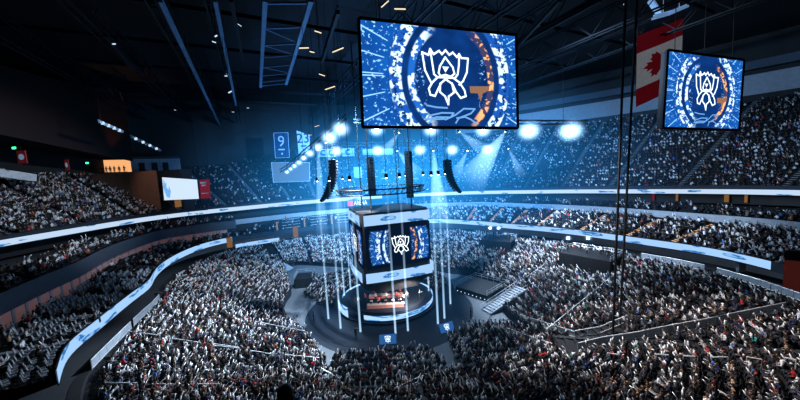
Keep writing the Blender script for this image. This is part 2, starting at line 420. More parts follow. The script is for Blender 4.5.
# dark bulkhead with its soffit above the left upper crowd
k0, k1 = atd(-60, 122, 50), atd(133, 161.5, 82)
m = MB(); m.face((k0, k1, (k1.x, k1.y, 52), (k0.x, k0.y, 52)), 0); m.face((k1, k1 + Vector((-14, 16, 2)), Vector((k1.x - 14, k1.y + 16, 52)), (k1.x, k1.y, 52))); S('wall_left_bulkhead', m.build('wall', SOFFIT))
m = MB(); m.face((k0, k0 + Vector((-40, 10, 0)), k1 + Vector((-14, 16, 2)), k1)); S('trim_13', m.build('trim', DARK))
# white lobby wall with openings, warm suite beside it
def rad_panel(px0, px1, y0, y1, off, mat, name):
    """upright panel following the ring, between two sight lines"""
    a, b = [pol(at(x, 214, 19.5))[0] for x in (px0, px1)]
    return a, b
def lined(p0, p1, z0, z1, mat, name, uv=False):
    m = MB(); p0 = Vector(p0); p1 = Vector(p1); L = (p1 - p0).length
    m.face(((p0.x, p0.y, z0), (p1.x, p1.y, z0), (p1.x, p1.y, z1), (p0.x, p0.y, z1)), 0, [(0, 0), (L, 0), (L, 1), (0, 1)]); return m.build(name, mat)
q0, q1, q2 = atd(97, 165, 86), atd(131, 165, 90), atd(181, 168, 97)
S('wall_left_lobby', lined(q1, q2, 32.0, 36.2, LGREY, 'wall'))
S('wall_left_suite', lined(q0 + Vector((0, 2, 0)), q1 + Vector((0, 2, 0)), 32.0, 36.2, WARM, 'wall'))
S('trim_14', lined(q0 + Vector((-20, -11, 0)), q2 + Vector((0, -.3, 0)), 36.2, 37.0, FASC, 'trim'))
for i, px in enumerate((139, 152, 163)):
    p = atd(px, 168, 90 + (px - 131) * .14 - .25); w = Vector((1.6, .22, 0))
    S('door_%d' % (i + 1), lined(p, p + w, 32.1, 35.0, FASC, 'door'))
# red-brown end wall where the right lower ribbon stops, pale columns beside it
ra_, rb_ = P(TC, look(L_T, TC) - .3, 0), P(TC - .05, look(L_T, TC) + 10, 0)
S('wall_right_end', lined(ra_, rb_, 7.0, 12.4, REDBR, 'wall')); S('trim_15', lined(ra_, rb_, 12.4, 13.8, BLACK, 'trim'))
for i, px in enumerate((792, 741)):
    p = at(px, 266 + (i == 0) * 10, 8.6)
    m = MB(); m.box((p.x, p.y, 9.0), (1.2, .5, 2.8)); S('trim_%d' % (16 + i), m.build('trim', LGREY))
# dark round carpet under the stage
m = MB(); SC = Vector((-4.0, 63.6, 0)); FC = Vector((-3.4, 60.5, 0))
m.lathe([(17.0, .005), (17.0, .03)], 96, FC); S('trim_20', m.build('trim', CARPET))
# stairs in the stands
def stair(rf, th, n, zf, k0, k1, mat, w, name):
    m = MB()
    for k in range(k0, k1):
        for h in (0, 1):
            z = zf(th, (k + h * .5) / (n - 1)); r = rf(th, (k + .5 * h + .25) / n); dd = (rf(th, (k + 1) / n) - rf(th, k / n)) * .5
            m.box(P(th, r, z + .04), (dd, w, .10), Matrix.Rotation(th, 3, 'Z'))
    return struct(m.build(name, mat))
sidx = [0]
def add_stair(*a):
    sidx[0] += 1; return stair(*a, 'trim_%d' % (30 + sidx[0]))
def th_of(px, py, z): return pol(at(px, py, z))[0]
CLUB_A = [th_of(x, y, 12.0) for x, y in ((742, 237), (681, 230), (627, 223), (574, 218), (541, 216), (509, 215), (480, 214))]
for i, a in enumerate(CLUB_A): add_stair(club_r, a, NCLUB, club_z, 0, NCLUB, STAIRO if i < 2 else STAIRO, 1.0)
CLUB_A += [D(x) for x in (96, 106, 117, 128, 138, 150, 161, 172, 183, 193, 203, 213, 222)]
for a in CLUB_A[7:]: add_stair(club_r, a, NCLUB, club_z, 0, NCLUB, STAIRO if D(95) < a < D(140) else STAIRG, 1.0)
UP_A = [D(-30 + 9.5 * i) for i in range(28)]
for a in UP_A: add_stair(up_r, a, NUP, up_z, 0, NUP, STAIRG, 1.0)
LOW_A = [D(10 + 15 * i) for i in range(24)]
for a in LOW_A: add_stair(low_r, a, NLOW, low_z, 0, NLOW, CONC, .9)
# platform under the camera's own row
m = MB(); m.box((-1.0, .4, 11.7), (16, 8, 23.4)); S('trim_80', m.build('trim', CONC))

# ------------------------------------------------------------------ led ribbons and boards
def ribbon(name, label, tab, off, z0, z1, a, b, mat, seg=60):
    o = wall_ring(name, tab, off, z0, z1, a, b, mat, seg, True); fr = MB()
    t = tag(o, label, 'LED ribbon')
    for zz, nm_ in ((z0 - .06, 'lower_frame'), (z1 + .06, 'upper_frame')):
        fr = MB()
        for i in range(seg):
            s, e = a + (b - a) * i / seg, a + (b - a) * (i + 1) / seg
            fr.bar(P(s, look(tab, s) + off + .05, zz), P(e, look(tab, e) + off + .05, zz), .12)
        fr.build(nm_, BLACK, o)
    return o
A = lambda x, y, z: pol(at(x, y, z))[0] % (2 * PI)
ribbon('led_ribbon', 'wide white LED ribbon under the left upper crowd, running out of the left edge', U_T, 0, 19.0, 20.15, A(166, 216, 19.5), D(228), RIBU)
ribbon('led_ribbon', 'short white LED ribbon below the white billboard at the left corner', U_T, 0, 19.0, 20.1, A(218, 212, 19.5), A(171, 217, 19.5), RIBU, 16)
ribbon('led_ribbon', 'far white LED ribbon left of the screen drum, below the hanging projection screen', U_T, 0, 19.0, 20.2, D(93), A(222, 214, 19.5), RIBU)
ribbon('led_ribbon', 'upper of the two long white LED ribbons along the right stands', U_T, 0, 18.95, 20.05, D(-25), D(80), RIBU, 90)
ribbon('led_ribbon', 'blue-white LED ribbon curving along the left balcony down to the lower left corner', L_T, 0, 10.3, 11.7, A(229, 239, 11), A(49, 380, 11), RIB)
ribbon('led_ribbon', 'short bright LED board at the far left end under the balcony', L_T, -.6, 8.2, 9.4, A(282, 240, 8.8), A(241, 247, 8.8), RIB, 16)
ribbon('led_ribbon', 'lower of the two long LED ribbons along the right stands, ending at the red-brown wall', L_T, 0, 10.3, 11.6, TC + .03, D(76), RIB, 90)

# ------------------------------------------------------------------ video screens
CREST = [  # strokes of the emblem, unit square, y up
 [(0, .93), (.13, .89), (.17, 1.0), (.24, .91), (.36, .98), (.42, .92), (.50, 1.0), (.58, .92), (.66, .97), (.75, .89), (.80, .95), (.85, .88), (1.0, .88), (.97, .62), (.88, .45), (.79, .38)],
 [(0, .93), (.05, .61), (.17, .40)], [(.17, 1.0), (.21, .74), (.24, .55), (.31, .50)], [(.80, .95), (.79, .74), (.76, .57), (.70, .50)],
 [(.49, .87), (.37, .70), (.34, .58), (.38, .52), (.49, .55), (.60, .52), (.69, .58), (.65, .70), (.49, .87)],
 [(.49, .50), (.32, .50), (.20, .40), (.12, .28), (.15, .17), (.25, .15), (.31, .26), (.38, .38)],
 [(.49, .50), (.66, .50), (.80, .42), (.91, .28), (.94, .17), (.82, .13), (.72, .24), (.63, .40)],
 [(.49, .47), (.37, .38), (.36, .23), (.47, .15), (.54, 0), (.55, .15), (.67, .23), (.63, .39), (.49, .47)]]
HOOD = [(.42, .70), (.57, .70), (.49, .59)]
def strokes(lines, M, w, sx, sy, ox, oy, z=.03, fills=()):
    m = MB()
    for ln in lines:
        pts = [Vector((ox + x * sx, oy + y * sy)) for x, y in ln]
        for i in range(len(pts) - 1):
            a, b = pts[i], pts[i + 1]; d = (b - a).normalized(); nrm = Vector((-d.y, d.x)) * w / 2; e = d * w * .35
            m.face([M @ Vector((q.x, q.y, z + .002 * (i % 2))) for q in (a - e - nrm, b + e - nrm, b + e + nrm, a - e + nrm)])
    for f in fills: m.face([M @ Vector((ox + x * sx, oy + y * sy, z)) for x, y in f])
    return m
SWIRL = [[(.02, .28), (.06, .52), (.30, .70), (.52, .70), (.46, .44), (.36, .30)], [(.02, .28), (.20, .44), (.44, .44)], [(.46, .44), (.56, .60), (.72, .98), (.94, .98), (.86, .70), (.62, .40), (.56, .10)],
         [(.05, .10), (.12, .30), (.34, .34)], [(.58, .40), (.74, .48), (.86, .32), (.98, .06)], [(.40, 1.0), (.20, 1.02), (.02, 1.12)]]
def video_screen(c, mat, label, pic):
    """c = the four corners: lower left, lower right, upper right, upper left"""
    ll, lr, ur, ul = [Vector(p) for p in c]
    base = (ll + lr) / 2; t = thing('video_screen', label, 'screen', base)
    M = frame_of(ll, lr, ul); W = (lr - ll).length; H = (ul - ll).length
    nz = M.to_3x3() @ Vector((0, 0, 1))
    m = MB(); m.face((ll, lr, ur, ul), 0, [(0, 0), (1, 0), (1, 1), (0, 1)]); scr = m.build('display', mat, t)
    f = MB()
    for a, b in ((ll, lr), (lr, ur), (ur, ul), (ul, ll)): f.bar(a - nz * .1, b - nz * .1, .35, .35)
    f.build('frame', BLACK, t)
    b = MB(); b.face([p - nz * .9 for p in (ul, ur, lr, ll)])
    for a, c2 in ((ll, lr), (lr, ur), (ur, ul), (ul, ll)): b.face((a - nz * .15, c2 - nz * .15, c2 - nz * .9, a - nz * .9))
    b.build('back_casing', BLACK, t)
    e = strokes(CREST, M, W * pic[4], W * pic[2], H * pic[3], W * pic[0], H * pic[1], .06, [HOOD]).build('emblem', LINE, t); e['label'] = 'white crest emblem in the middle of the picture'
    strokes(SWIRL, M, W * .010, W * .34, H * .17, W * .37, H * .03, .05).build('emblem_reflection', LINE_B, t)
    p = MB(); p.face([M @ Vector((W * x, H * y, .05)) for x, y in ((.655, .43), (.66, .36), (.71, .36), (.73, .27), (.745, .36), (.79, .40), (.79, .44))]); p.build('floor_streak', LINE_P, t)
    for k, (a, d) in enumerate(((ul, .12), (ur, .12), (ul, .5))):
        q = a + (ur - ul) * (d if k != 1 else -d) if k < 2 else ul + (ur - ul) * .5
        MB().tube((q - nz * .4, (q.x - nz.x * .4, q.y - nz.y * .4, 56.5)), .05, 6).build('hanging_cable', BLACK, t)
    return t
dL, dR = 36.0, 42.0
video_screen((atd(363, 127, dL), atd(518, 128, dR), atd(516, 35, dR), atd(359, 18, dL)), SCREEN, 'largest video screen, hanging top centre, showing the white crest on blue', (.357, .235, .29, .54, .0115))
video_screen((atd(663, 128, 45.0), atd(739, 130, 48.5), atd(744, 60, 48.5), atd(668, 50, 45.0)), SCREEN2, 'smaller square video screen hanging at the right in front of the red and white flag', (.36, .26, .29, .50, .014))

# the drum of screens over the stage
SC0 = SC; SC = SC + Vector((.9, 0, 0))
drum = thing('screen_drum', 'dark four-sided screen drum hanging over the round stage', 'scoreboard', (SC.x, SC.y, 5))
yaw = D(19); hw = 6.9
def drum_ring(hw, cut):
    pts = []
    for k in range(4):
        R_ = Matrix.Rotation(yaw + k * PI / 2, 3, 'Z')
        pts += [SC + R_ @ Vector((-hw + cut, -hw, 0)), SC + R_ @ Vector((hw - cut, -hw, 0))]
    return pts
def drum_wall(m, ring, z0, z1, ring1=None):
    r1 = ring1 or ring
    for i in range(8):
        a, b, c2, d2 = ring[i], ring[(i + 1) % 8], r1[(i + 1) % 8], r1[i]
        m.face(((a.x, a.y, z0), (b.x, b.y, z0), (c2.x, c2.y, z1), (d2.x, d2.y, z1)))
R0 = drum_ring(hw, .8)
m = MB(); drum_wall(m, R0, 6.6, 20.6); m.face([(p.x, p.y, 20.6) for p in R0]); m.face([(p.x, p.y, 6.6) for p in reversed(R0)]); m.build('casing', BLACK, drum)
m = MB(); Rb = drum_ring(hw + 1.1, 2.6); Rc = drum_ring(hw - .6, 2.6); drum_wall(m, Rc, 4.9, 7.4, Rb); m.face([(p.x, p.y, 4.9) for p in reversed(Rc)]); m.face([(p.x, p.y, 7.4) for p in Rb]); m.build('lower_rim', BLACK, drum)
def drum_panel(k, z0, z1, e, ins, mat, name, bulge=0):
    R_ = Matrix.Rotation(yaw + k * PI / 2, 3, 'Z'); m = MB(); n = 10; L = 2 * (hw - ins)
    for i in range(n):
        u0, u1 = i / n, (i + 1) / n
        pts = [SC + R_ @ Vector((-hw + ins + L * u, -hw - e - bulge * (1 - (2 * u - 1) ** 2), 0)) for u in (u0, u1)]
        sc_ = L if mat in (RIB,) else 1
        m.face(((pts[0].x, pts[0].y, z0), (pts[1].x, pts[1].y, z0), (pts[1].x, pts[1].y, z1), (pts[0].x, pts[0].y, z1)), 0, [(u0 * sc_, 0), (u1 * sc_, 0), (u1 * sc_, 1), (u0 * sc_, 1)])
    return m.build(name, mat, drum), R_, L
for k in range(4):
    pn, R_, L = drum_panel(k, 10.0, 17.9, .15, .5, DRUMSCR, 'display')
    drum_panel(k, 18.3, 20.3, .25, .4, RIB, 'upper_ribbon'); drum_panel(k, 7.5, 9.4, .5, .1, RIB, 'lower_ribbon', .5)
    o = SC + R_ @ Vector((-hw + .5, -hw - .2, 0)); o.z = 10.0; ex = R_ @ Vector((1, 0, 0))
    M = frame_of(o, o + ex, o + Vector((0, 0, 1)))
    strokes(CREST, M, .18, L * .27, 3.7, L * .40, 2.1, .05, [HOOD]).build('emblem', LINE, pn)
for s in range(4):
    R_ = Matrix.Rotation(yaw + PI / 4 + s * PI / 2, 3, 'Z'); p = SC + R_ @ Vector((0, -6, 0))
    MB().tube(((p.x, p.y, 20.6), (p.x, p.y, 56)), .12, 6).build('hanging_cable', BLACK, drum)

SC = SC0
# ------------------------------------------------------------------ stage
SR = 10.0
st = thing('round_stage', 'low round stage with a glowing picture band round its edge, under the screen drum', 'stage', (SC.x, SC.y, .03))
m = MB(); m.lathe([(SR + .6, .03), (SR + .6, .35), (SR - .2, .35), (SR - .2, 1.2)], 72, SC); m.build('platform', CARPET, st)
m = MB()
def arc_band(m, r, z0, z1, a, b, seg, tilt=0.0):
    L = 0
    for i in range(seg):
        s, e = a + (b - a) * i / seg, a + (b - a) * (i + 1) / seg; d = r * abs(e - s)
        q = lambda t, z, rr: (SC.x + rr * math.cos(t), SC.y + rr * math.sin(t), z)
        m.face((q(s, z0, r + tilt), q(e, z0, r + tilt), q(e, z1, r), q(s, z1, r)), 0, [(L, 0), (L + d, 0), (L + d, 1), (L, 1)]); L += d
arc_band(m, SR, .55, 1.5, D(246), D(372), 50); m.build('edge_screen', STAGEL, st)
m = MB(); arc_band(m, SR + .5, .1, 2.4, D(196), D(226), 14); m.build('side_screen', STAGEL, st)
m = MB(); arc_band(m, SR, .55, 1.5, D(20), D(176), 50); m.build('rear_screen', STAGEL, st)
m = MB(); m.lathe([(8.6, 1.2), (8.6, 1.42)], 48, SC); m.build('centre_disc', DARK, st)
DESK = pbr('desk_white', (.75, .72, .70), .5); DESKR = pbr('desk_front', (.40, .20, .18), .5, emit=(1, .2, .1), es=.06)
MON = emi('monitor_glow', (.9, .75, .6), 1.1, False)
for k, (dy, lab) in enumerate(((-1.5, 'rear player desk on the round stage, lined with glowing monitors'), (-6.2, 'front player desk on the round stage, lined with glowing monitors'))):
    t = thing('player_desk', lab, 'desk', (SC.x, SC.y + dy, 1.42))
    x0, y0, z0 = SC.x, SC.y + dy, 1.42
    MB().box((x0, y0, z0 + .78), (7.4, 1.0, .06)).build('desk_top', DESK, t)
    MB().box((x0, y0 - .46, z0 + .40), (7.4, .05, .70)).build('front_panel', DESKR, t)
    for sx in (-3.5, 0, 3.5): MB().box((x0 + sx, y0 + .1, z0 + .375), (.08, .8, .75)).build('leg', BLACK, t)
    for j in range(5):
        xx = x0 - 2.9 + j * 1.45
        mm = thing('computer_monitor', '%s monitor from the left on the %s player desk' % (ORD[j], ('rear', 'front')[k]), 'monitor', (xx, y0 + .1, z0 + .81), 0, 'monitors on the player desks')
        MB().box((xx, y0 + .1, z0 + 1.12), (.62, .05, .38)).build('casing', BLACK, mm)
        MB().face([(xx + sx * .29, y0 + .128, z0 + zz) for sx, zz in ((1, .95), (-1, .95), (-1, 1.29), (1, 1.29))]).build('display', MON, mm)
        MB().box((xx, y0 + .1, z0 + .87), (.08, .06, .14)).box((xx, y0 + .1, z0 + .82), (.3, .2, .02)).build('foot', BLACK, mm)
BOARDM = emi('board_picture', (.05, .20, .52), .55)
# small tilted picture boards on the floor in front of the stage
def crest_board(px, py, label, rz):
    p = at(px, py, .04); t = thing('floor_board', label, 'board', p, rz)
    R_ = Matrix.Rotation(rz, 3, 'Z'); tl = Matrix.Rotation(D(-28), 3, 'X'); w, h = 2.8, 1.5
    f = lambda x, y, z: Vector(p) + R_ @ (tl @ Vector((x, -z, y)) + Vector((0, 0, .05)))
    MB().face([f(-w / 2, 0, 0), f(w / 2, 0, 0), f(w / 2, h, 0), f(-w / 2, h, 0)], 0, [(0, 0), (w, 0), (w, 1), (0, 1)]).build('display', BOARDM, t)
    m = MB()
    for a, b in (((-w / 2, 0), (w / 2, 0)), ((w / 2, 0), (w / 2, h)), ((w / 2, h), (-w / 2, h)), ((-w / 2, h), (-w / 2, 0))): m.bar(f(*a, -.06), f(*b, -.06), .08)
    m.build('frame', BLACK, t)
    M = frame_of(f(-w / 2, 0, .03), f(w / 2, 0, .03), f(-w / 2, h, .03))
    strokes(CREST, M, .06, w * .34, h * .7, w * .33, h * .15, .01, [HOOD]).build('emblem', LINE, t)
    for s in (-1, 1): MB().bar(f(s * w * .4, h, -.1), f(s * w * .4, h, -.1) * 1 - Vector((0, 0, f(0, h, 0).z - .03)), .06).build('strut', BLACK, t)
crest_board(388, 344.5, 'small tilted crest board standing on the floor in front of the stage', D(2))
crest_board(448, 332, 'small tilted crest board at the corner of the right floor seats', D(24))
# dark side platform with a row of lamps, light stairs up to it
def deck(name, label, pA, pB, depth, h, mat, cat='platform', lamps=0):
    a = Vector(pA); b = Vector(pB); z0 = min(a.z, b.z) - .25; d = (b - a); d.z = 0; L = d.length; d.normalize(); nrm = Vector((-d.y, d.x, 0))
    c = (a + b) / 2; zt = max(a.z, b.z) + h
    t = thing(name, label, cat, (c.x, c.y, z0), math.atan2(d.y, d.x))
    m = MB(); q = [a, b, b + nrm * depth, a + nrm * depth]; q = [Vector((p.x, p.y, z0)) for p in q]; w = [Vector((p.x, p.y, zt)) for p in q]
    for i in range(4): m.face((q[i], q[(i + 1) % 4], w[(i + 1) % 4], w[i]))
    m.build('skirt', mat, t)
    m = MB(); m.face([p + Vector((0, 0, .0)) for p in w]); m.build('deck', BLACK, t)
    r = MB()
    for i in (1, 2, 3):
        s, e = w[i], w[(i + 1) % 4]
        for zz in (.55, 1.05): r.tube((s + Vector((0, 0, zz)), e + Vector((0, 0, zz))), .03, 5)
        n = max(1, int((e - s).length / 1.6))
        for j in range(n + 1):
            p = s + (e - s) * (j / n); r.tube((p, p + Vector((0, 0, 1.05))), .03, 5)
    r.build('rail', RAILM, t)
    for j in range(lamps):
        p = a + d * (L * (j + .5) / lamps) - nrm * .08; p.z = z0 + h * .45
        MB().box(p, (.22, .16, .16)).build('marker_lamp', WHITE_E, t)
    return t, w, d, nrm, zt
sd = deck('side_platform', 'dark platform right of the stage with a row of small white lamps on its front', at(456, 291, .1), at(487, 301, .1), 8, 1.1, BLACK, lamps=8)
pa = at(486, 312, .1); pb = at(522, 288, 2.6)
t = thing('entry_stairs', 'pale open stairs with rails climbing from the floor into the right stand', 'stairs', (pa.x, pa.y, 0))
dv = pb - pa; dv.z = 0; L = dv.length; dv.normalize(); nv = Vector((-dv.y, dv.x, 0)); n = 14
m = MB()
for i in range(n): m.box(pa + dv * (L * (i + .5) / n) + Vector((0, 0, .1 + 2.6 * i / n)), (L / n, 2.6, .12), Matrix.Rotation(math.atan2(dv.y, dv.x), 3, 'Z'))
m.build('treads', GREYW, t)
for s in (-1, 1):
    r = MB(); r.tube((pa + nv * 1.3 * s + Vector((0, 0, 1.0)), pa + dv * L + nv * 1.3 * s + Vector((0, 0, 3.6))), .05, 6)
    for i in range(6): q = pa + dv * (L * i / 5) + nv * 1.3 * s + Vector((0, 0, 2.6 * i / 5)); r.tube((q, q + Vector((0, 0, 1.0))), .04, 5)
    r.build('rail', RAILM, t)
    MB().bar(pa + nv * 1.3 * s + Vector((0, 0, .05)), pa + dv * L + nv * 1.3 * s + Vector((0, 0, 2.65)), .12, .3).build('stringer', GREYW, t)
# broadcast platforms in the stands
decks = []
decks.append(deck('broadcast_platform', 'large black broadcast platform in the right stand with two bright floodlights', hit(559, 268), hit(610, 276), 6.5, 2.9, BLACK))
decks.append(deck('broadcast_platform', 'smaller black broadcast platform farther back in the right stand', hit(481, 250), hit(511, 252), 6, 2.6, BLACK))
decks.append(deck('camera_platform', 'black curtained platform at the far end left of the stage', hit(295, 289), hit(313, 287), 5, 2.4, BLACK))
EXCL = []
for t, w, d, nrm, zt in decks + [sd]:
    EXCL.append((w[0] - nrm * .8 - d * .5, d, (w[1] - w[0]).length + 1.0, nrm, (w[3] - w[0]).length + 1.2))
EXCL.append((pa - nv * 1.9, dv, L + .5, nv, 3.8))
# long light aisle ramp at the far left
ra, rb_ = hit(247, 245), hit(291, 271); dd_ = rb_ - ra; dd_.z = 0; LL = dd_.length; dd_.normalize(); nn_ = Vector((-dd_.y, dd_.x, 0))
m = MB(); q = [ra - nn_ * 1.3, rb_ - nn_ * 1.6, rb_ + nn_ * 1.6, ra + nn_ * 1.3]; m.face([p + Vector((0, 0, .35)) for p in q]); S('trim_81', m.build('trim', GREYW))
EXCL.append((ra - nn_ * 1.6, dd_, LL, nn_, 3.2))
def excluded(p):
    for o, d, L, n, W in EXCL:
        v = Vector((p[0] - o.x, p[1] - o.y, 0)); a, b = v.dot(d), v.dot(n)
        if 0 < a < L and 0 < b < W: return True
    return False

# ------------------------------------------------------------------ rails
RAILS = []
def railing(label, pts, h=1.05, fill=True, group=None, gap=1.5):
    """pts: foot points in the place; posts, top and bottom rails and dark infill"""
    pts = [Vector(p) for p in pts]; t = thing('railing', label, 'railing', pts[0], 0, group)
    up_ = Vector((0, 0, 1))
    MB().tube([p + up_ * h for p in pts], .07, 6).build('top_rail', RAILM, t)
    MB().tube([p + up_ * .12 for p in pts], .045, 6).build('bottom_rail', RAILM, t)
    if fill:
        m = MB()
        for a, b in zip(pts[:-1], pts[1:]): m.face((a + up_ * .14, b + up_ * .14, b + up_ * (h - .06), a + up_ * (h - .06)))
        m.build('infill_panel', INFILL, t)
    for a, b in zip(pts[:-1], pts[1:]):
        n = max(1, round((b - a).length / gap))
        for i in range(n + (b is pts[-1])):
            p = a + (b - a) * (i / n); MB().tube((p, p + up_ * h), .05, 6).build('post', RAILM, t)
    return t
def ring_rail(x0, y0, x1, y1, z, tab_off, label):
    a = pol(at(x0, y0, z))[0] % (2 * PI); b = pol(at(x1, y1, z))[0] % (2 * PI)
    if abs(a - b) > PI: a = a - 2 * PI if a > b else a; b = b - 2 * PI if b > a + PI else b
    n = max(2, int(abs(b - a) * 55 / 4)); return railing(label, [P(a + (b - a) * i / n, look(L_T, a + (b - a) * i / n) + tab_off, z) for i in range(n + 1)], 1.15)
ring_rail(80, 374, 111, 334, 7.56, -1.1, 'white framed railing under the left LED ribbon, nearest the lower left corner')
ring_rail(115, 331, 146, 303, 7.56, -1.1, 'white framed railing under the left LED ribbon, second from the lower left corner')
ring_rail(630, 259, 699, 271, 7.56, -1.1, 'white framed railing with panels under the right LED ribbon, left of the gap')
ring_rail(707, 274, 786, 302, 7.56, -1.1, 'white framed railing with panels under the right LED ribbon, ending below the red-brown wall')
near = [hit(x, y) for x, y in ((578, 352), (602, 346), (636, 341), (671, 334), (706, 328), (739, 321), (785, 312))]
railing('long grey railing crossing the right stand behind the near crowd', [p + Vector((0, 0, .05)) for p in near], 1.25)
railing('pale railing on the near edge of the right opening in the stand', [hit(x, y) + Vector((0, 0, .05)) for x, y in ((575, 338), (600, 334), (628, 322))], 1.1, False)
for i, (x0, y0, x1, y1) in enumerate(((130, 342, 161, 346), (173, 349, 202, 353), (214, 354, 240, 358), (107, 397, 139, 397), (154, 397.5, 182, 398), (199, 397.5, 221, 397), (256, 330, 306, 340), (215, 356, 241, 359), (251, 361, 275, 365), (286, 365, 320, 368), (322, 379, 341, 390))):
    railing('white tubular barrier among the left stand crowd, %s' % ('leftmost of the middle line', 'second of the middle line', 'third of the middle line', 'left of three at the bottom edge', 'centre of three at the bottom edge', 'right of three at the bottom edge', 'long one above the gap toward the stage', 'fourth of the middle line', 'below the long barrier', 'right end of the middle line', 'sloping down beside the floor aisle')[i],
            [hit(x0, y0), hit((x0 + x1) / 2, (y0 + y1) / 2), hit(x1, y1)], 1.55, False, 'tubular barriers in the left stand')
for i, (x0, y0, x1, y1) in enumerate(((607, 365, 619, 367), (656, 367, 668, 368), (683, 369, 695, 370), (712, 371, 727, 371), (746, 371, 761, 374), (783, 372, 795, 375))):
    railing('short white barrier in the near right crowd, %s from the left' % ORD[i], [hit(x0, y0), hit(x1, y1)], 1.6, False, 'short barriers in the near right crowd', 3)
for i, (p, q) in enumerate((((497, 330), (552, 350)), ((520, 320), (575, 338)))):
    railing(('dark-panelled front barrier of the right stand beside the floor seats', 'dark-panelled barrier behind the right floor seats')[i], [hit(*p), hit((p[0] + q[0]) / 2, (p[1] + q[1]) / 2), hit(*q)], 1.0)
for i, (p, q) in enumerate((((547, 335), (612, 281)), ((500, 300), (545, 268)), ((420, 384), (395, 396)))):
    railing(('sloping stair rail through the right stand crowd up to the large broadcast platform', 'sloping stair rail through the right stand behind the side platform', 'sloping rail beside the near floor aisle at the bottom edge')[i], [hit(p[0] + (q[0] - p[0]) * k / 4, p[1] + (q[1] - p[1]) * k / 4) for k in range(5)], 1.0, False)

# ------------------------------------------------------------------ roof steel
AX = Vector((-.435, .90, 0)).normalized(); BX = Vector((.90, .435, 0)).normalized()
names = ['leftmost', 'second from the left', 'third from the left', 'fourth from the left', 'fifth from the left', 'sixth from the left', 'seventh from the left', 'eighth from the left', 'ninth from the left', 'tenth from the left', 'eleventh from the left', 'rightmost']
def truss(name, label, p0, p1, h, w, mat, n):
    t = thing(name, label, 'truss', p0)
    p0 = Vector(p0); p1 = Vector(p1); d = (p1 - p0).normalized(); sdv = d.cross(Vector((0, 0, 1))).normalized() * w / 2; u = Vector((0, 0, h))
    for s in (-1, 1):
        MB().bar(p0 + sdv * s, p1 + sdv * s, .22).build('bottom_chord', mat, t); MB().bar(p0 + sdv * s + u, p1 + sdv * s + u, .22).build('top_chord', mat, t)
    m = MB()
    for i in range(n):
        a = p0 + (p1 - p0) * (i / n); b = p0 + (p1 - p0) * ((i + 1) / n)
        for s in (-1, 1): m.bar(a + sdv * s + (u if i % 2 else u * 0), b + sdv * s + (u * 0 if i % 2 else u), .10)
        m.bar(a - sdv, a + sdv, .10)
    m.build('web', mat, t); return t
org = Vector((-2, 36, 0))
for i, off in enumerate((-43, -31, -22.5, -16.5, 9, 19, 29, 40, 52)):
    a = org + BX * off - AX * 40; b = org + BX * off + AX * 92
    truss('roof_truss', 'dark roof truss running into the depth of the hall, %s' % names[i] if i < 8 else 'dark roof truss running into the depth of the hall, rightmost', (a.x, a.y, 49), (b.x, b.y, 49), 3.4, 1.0, STEEL, 40)
# two catwalk rails with rungs left of the big screen
cA, cB = at(265, 0, 49.0), at(260.5, 87, 49.0); dA, dB = at(311, 0, 49.0), at(286, 84, 49.0)
t = thing('roof_catwalk', 'blue-lit ladder-like catwalk under the roof left of the largest screen', 'catwalk', cA)
MB().bar(cA, cB, .55, .45).build('side_beam', CATW, t); MB().bar(dA, dB, .55, .45).build('side_beam', CATW, t)
for k in (.02, .2, .36, .5, .64, .78, .9, .98): MB().bar(cA + (cB - cA) * k, dA + (dB - dA) * k, .22).build('rung', CATW, t)
m = MB()
for i in range(3):
    a, b = (.2, .36, .64)[i], (.36, .5, .78)[i]; m.bar(cA + (cB - cA) * a, dA + (dB - dA) * b, .12)
m.build('bracing', CATW, t)
for i, (x0, y0, x1, y1) in enumerate(((160, 0, 223, 132), (215, 0, 236, 105), (231, 0, 243, 60), (338, 12, 322, 62), (560, 0, 512, 52), (600, 0, 516, 46), (105, 35, 135, 70))):
    a, b = at(x0, y0, 48.5), at(x1, y1, 48.5)
    o = MB().bar(a, b, .42, .5).bar(a + Vector((0, 0, .7)), b + Vector((0, 0, .7)), .2).build('roof_beam', CATW if i < 2 else STEEL, loc=a)
    tag(o, ('long blue-lit roof beam running down from the top edge, left of the catwalk', 'shorter roof beam just left of the catwalk', 'faint short roof beam beside the catwalk', 'roof beam between catwalk and largest screen', 'roof beam just right of the largest screen', 'outer roof beam right of the largest screen', 'short roof beam at the upper left')[i], 'beam', 'roof beams')
for i in range(9):
    a = org - BX * 48 + AX * (-22 + 14 * i); b = org + BX * 62 + AX * (-22 + 14 * i)
    o = MB().bar((a.x, a.y, 53), (b.x, b.y, 53), .3, .6).build('roof_purlin', STEEL, loc=(a.x, a.y, 53)); tag(o, 'thin dark purlin crossing above the roof trusses', 'beam', 'roof purlins')
fx = [((318, 32), 1.6, 1), ((312, 52), 1.2, 1), ((304, 48), 2.2, 1), ((338, 50), 3.0, 1), ((322, 75), 1.4, 1), ((330, 88), 2.6, 1), ((317, 126), 1.8, 1), ((310, 135), 1.1, 1), ((238, 24), 1.6, 0), ((214, 42), .8, 0), ((216, 36), .7, 0), ((226, 76), .7, 0), ((230, 92), .9, 0), ((248, 108), .8, 0), ((233, 112), .7, 0), ((114, 44), .9, 0), ((385, 4), 2.2, 1), ((400, 9), 2.8, 1), ((625, 4), .6, 0), ((175, 110), .6, 0)]
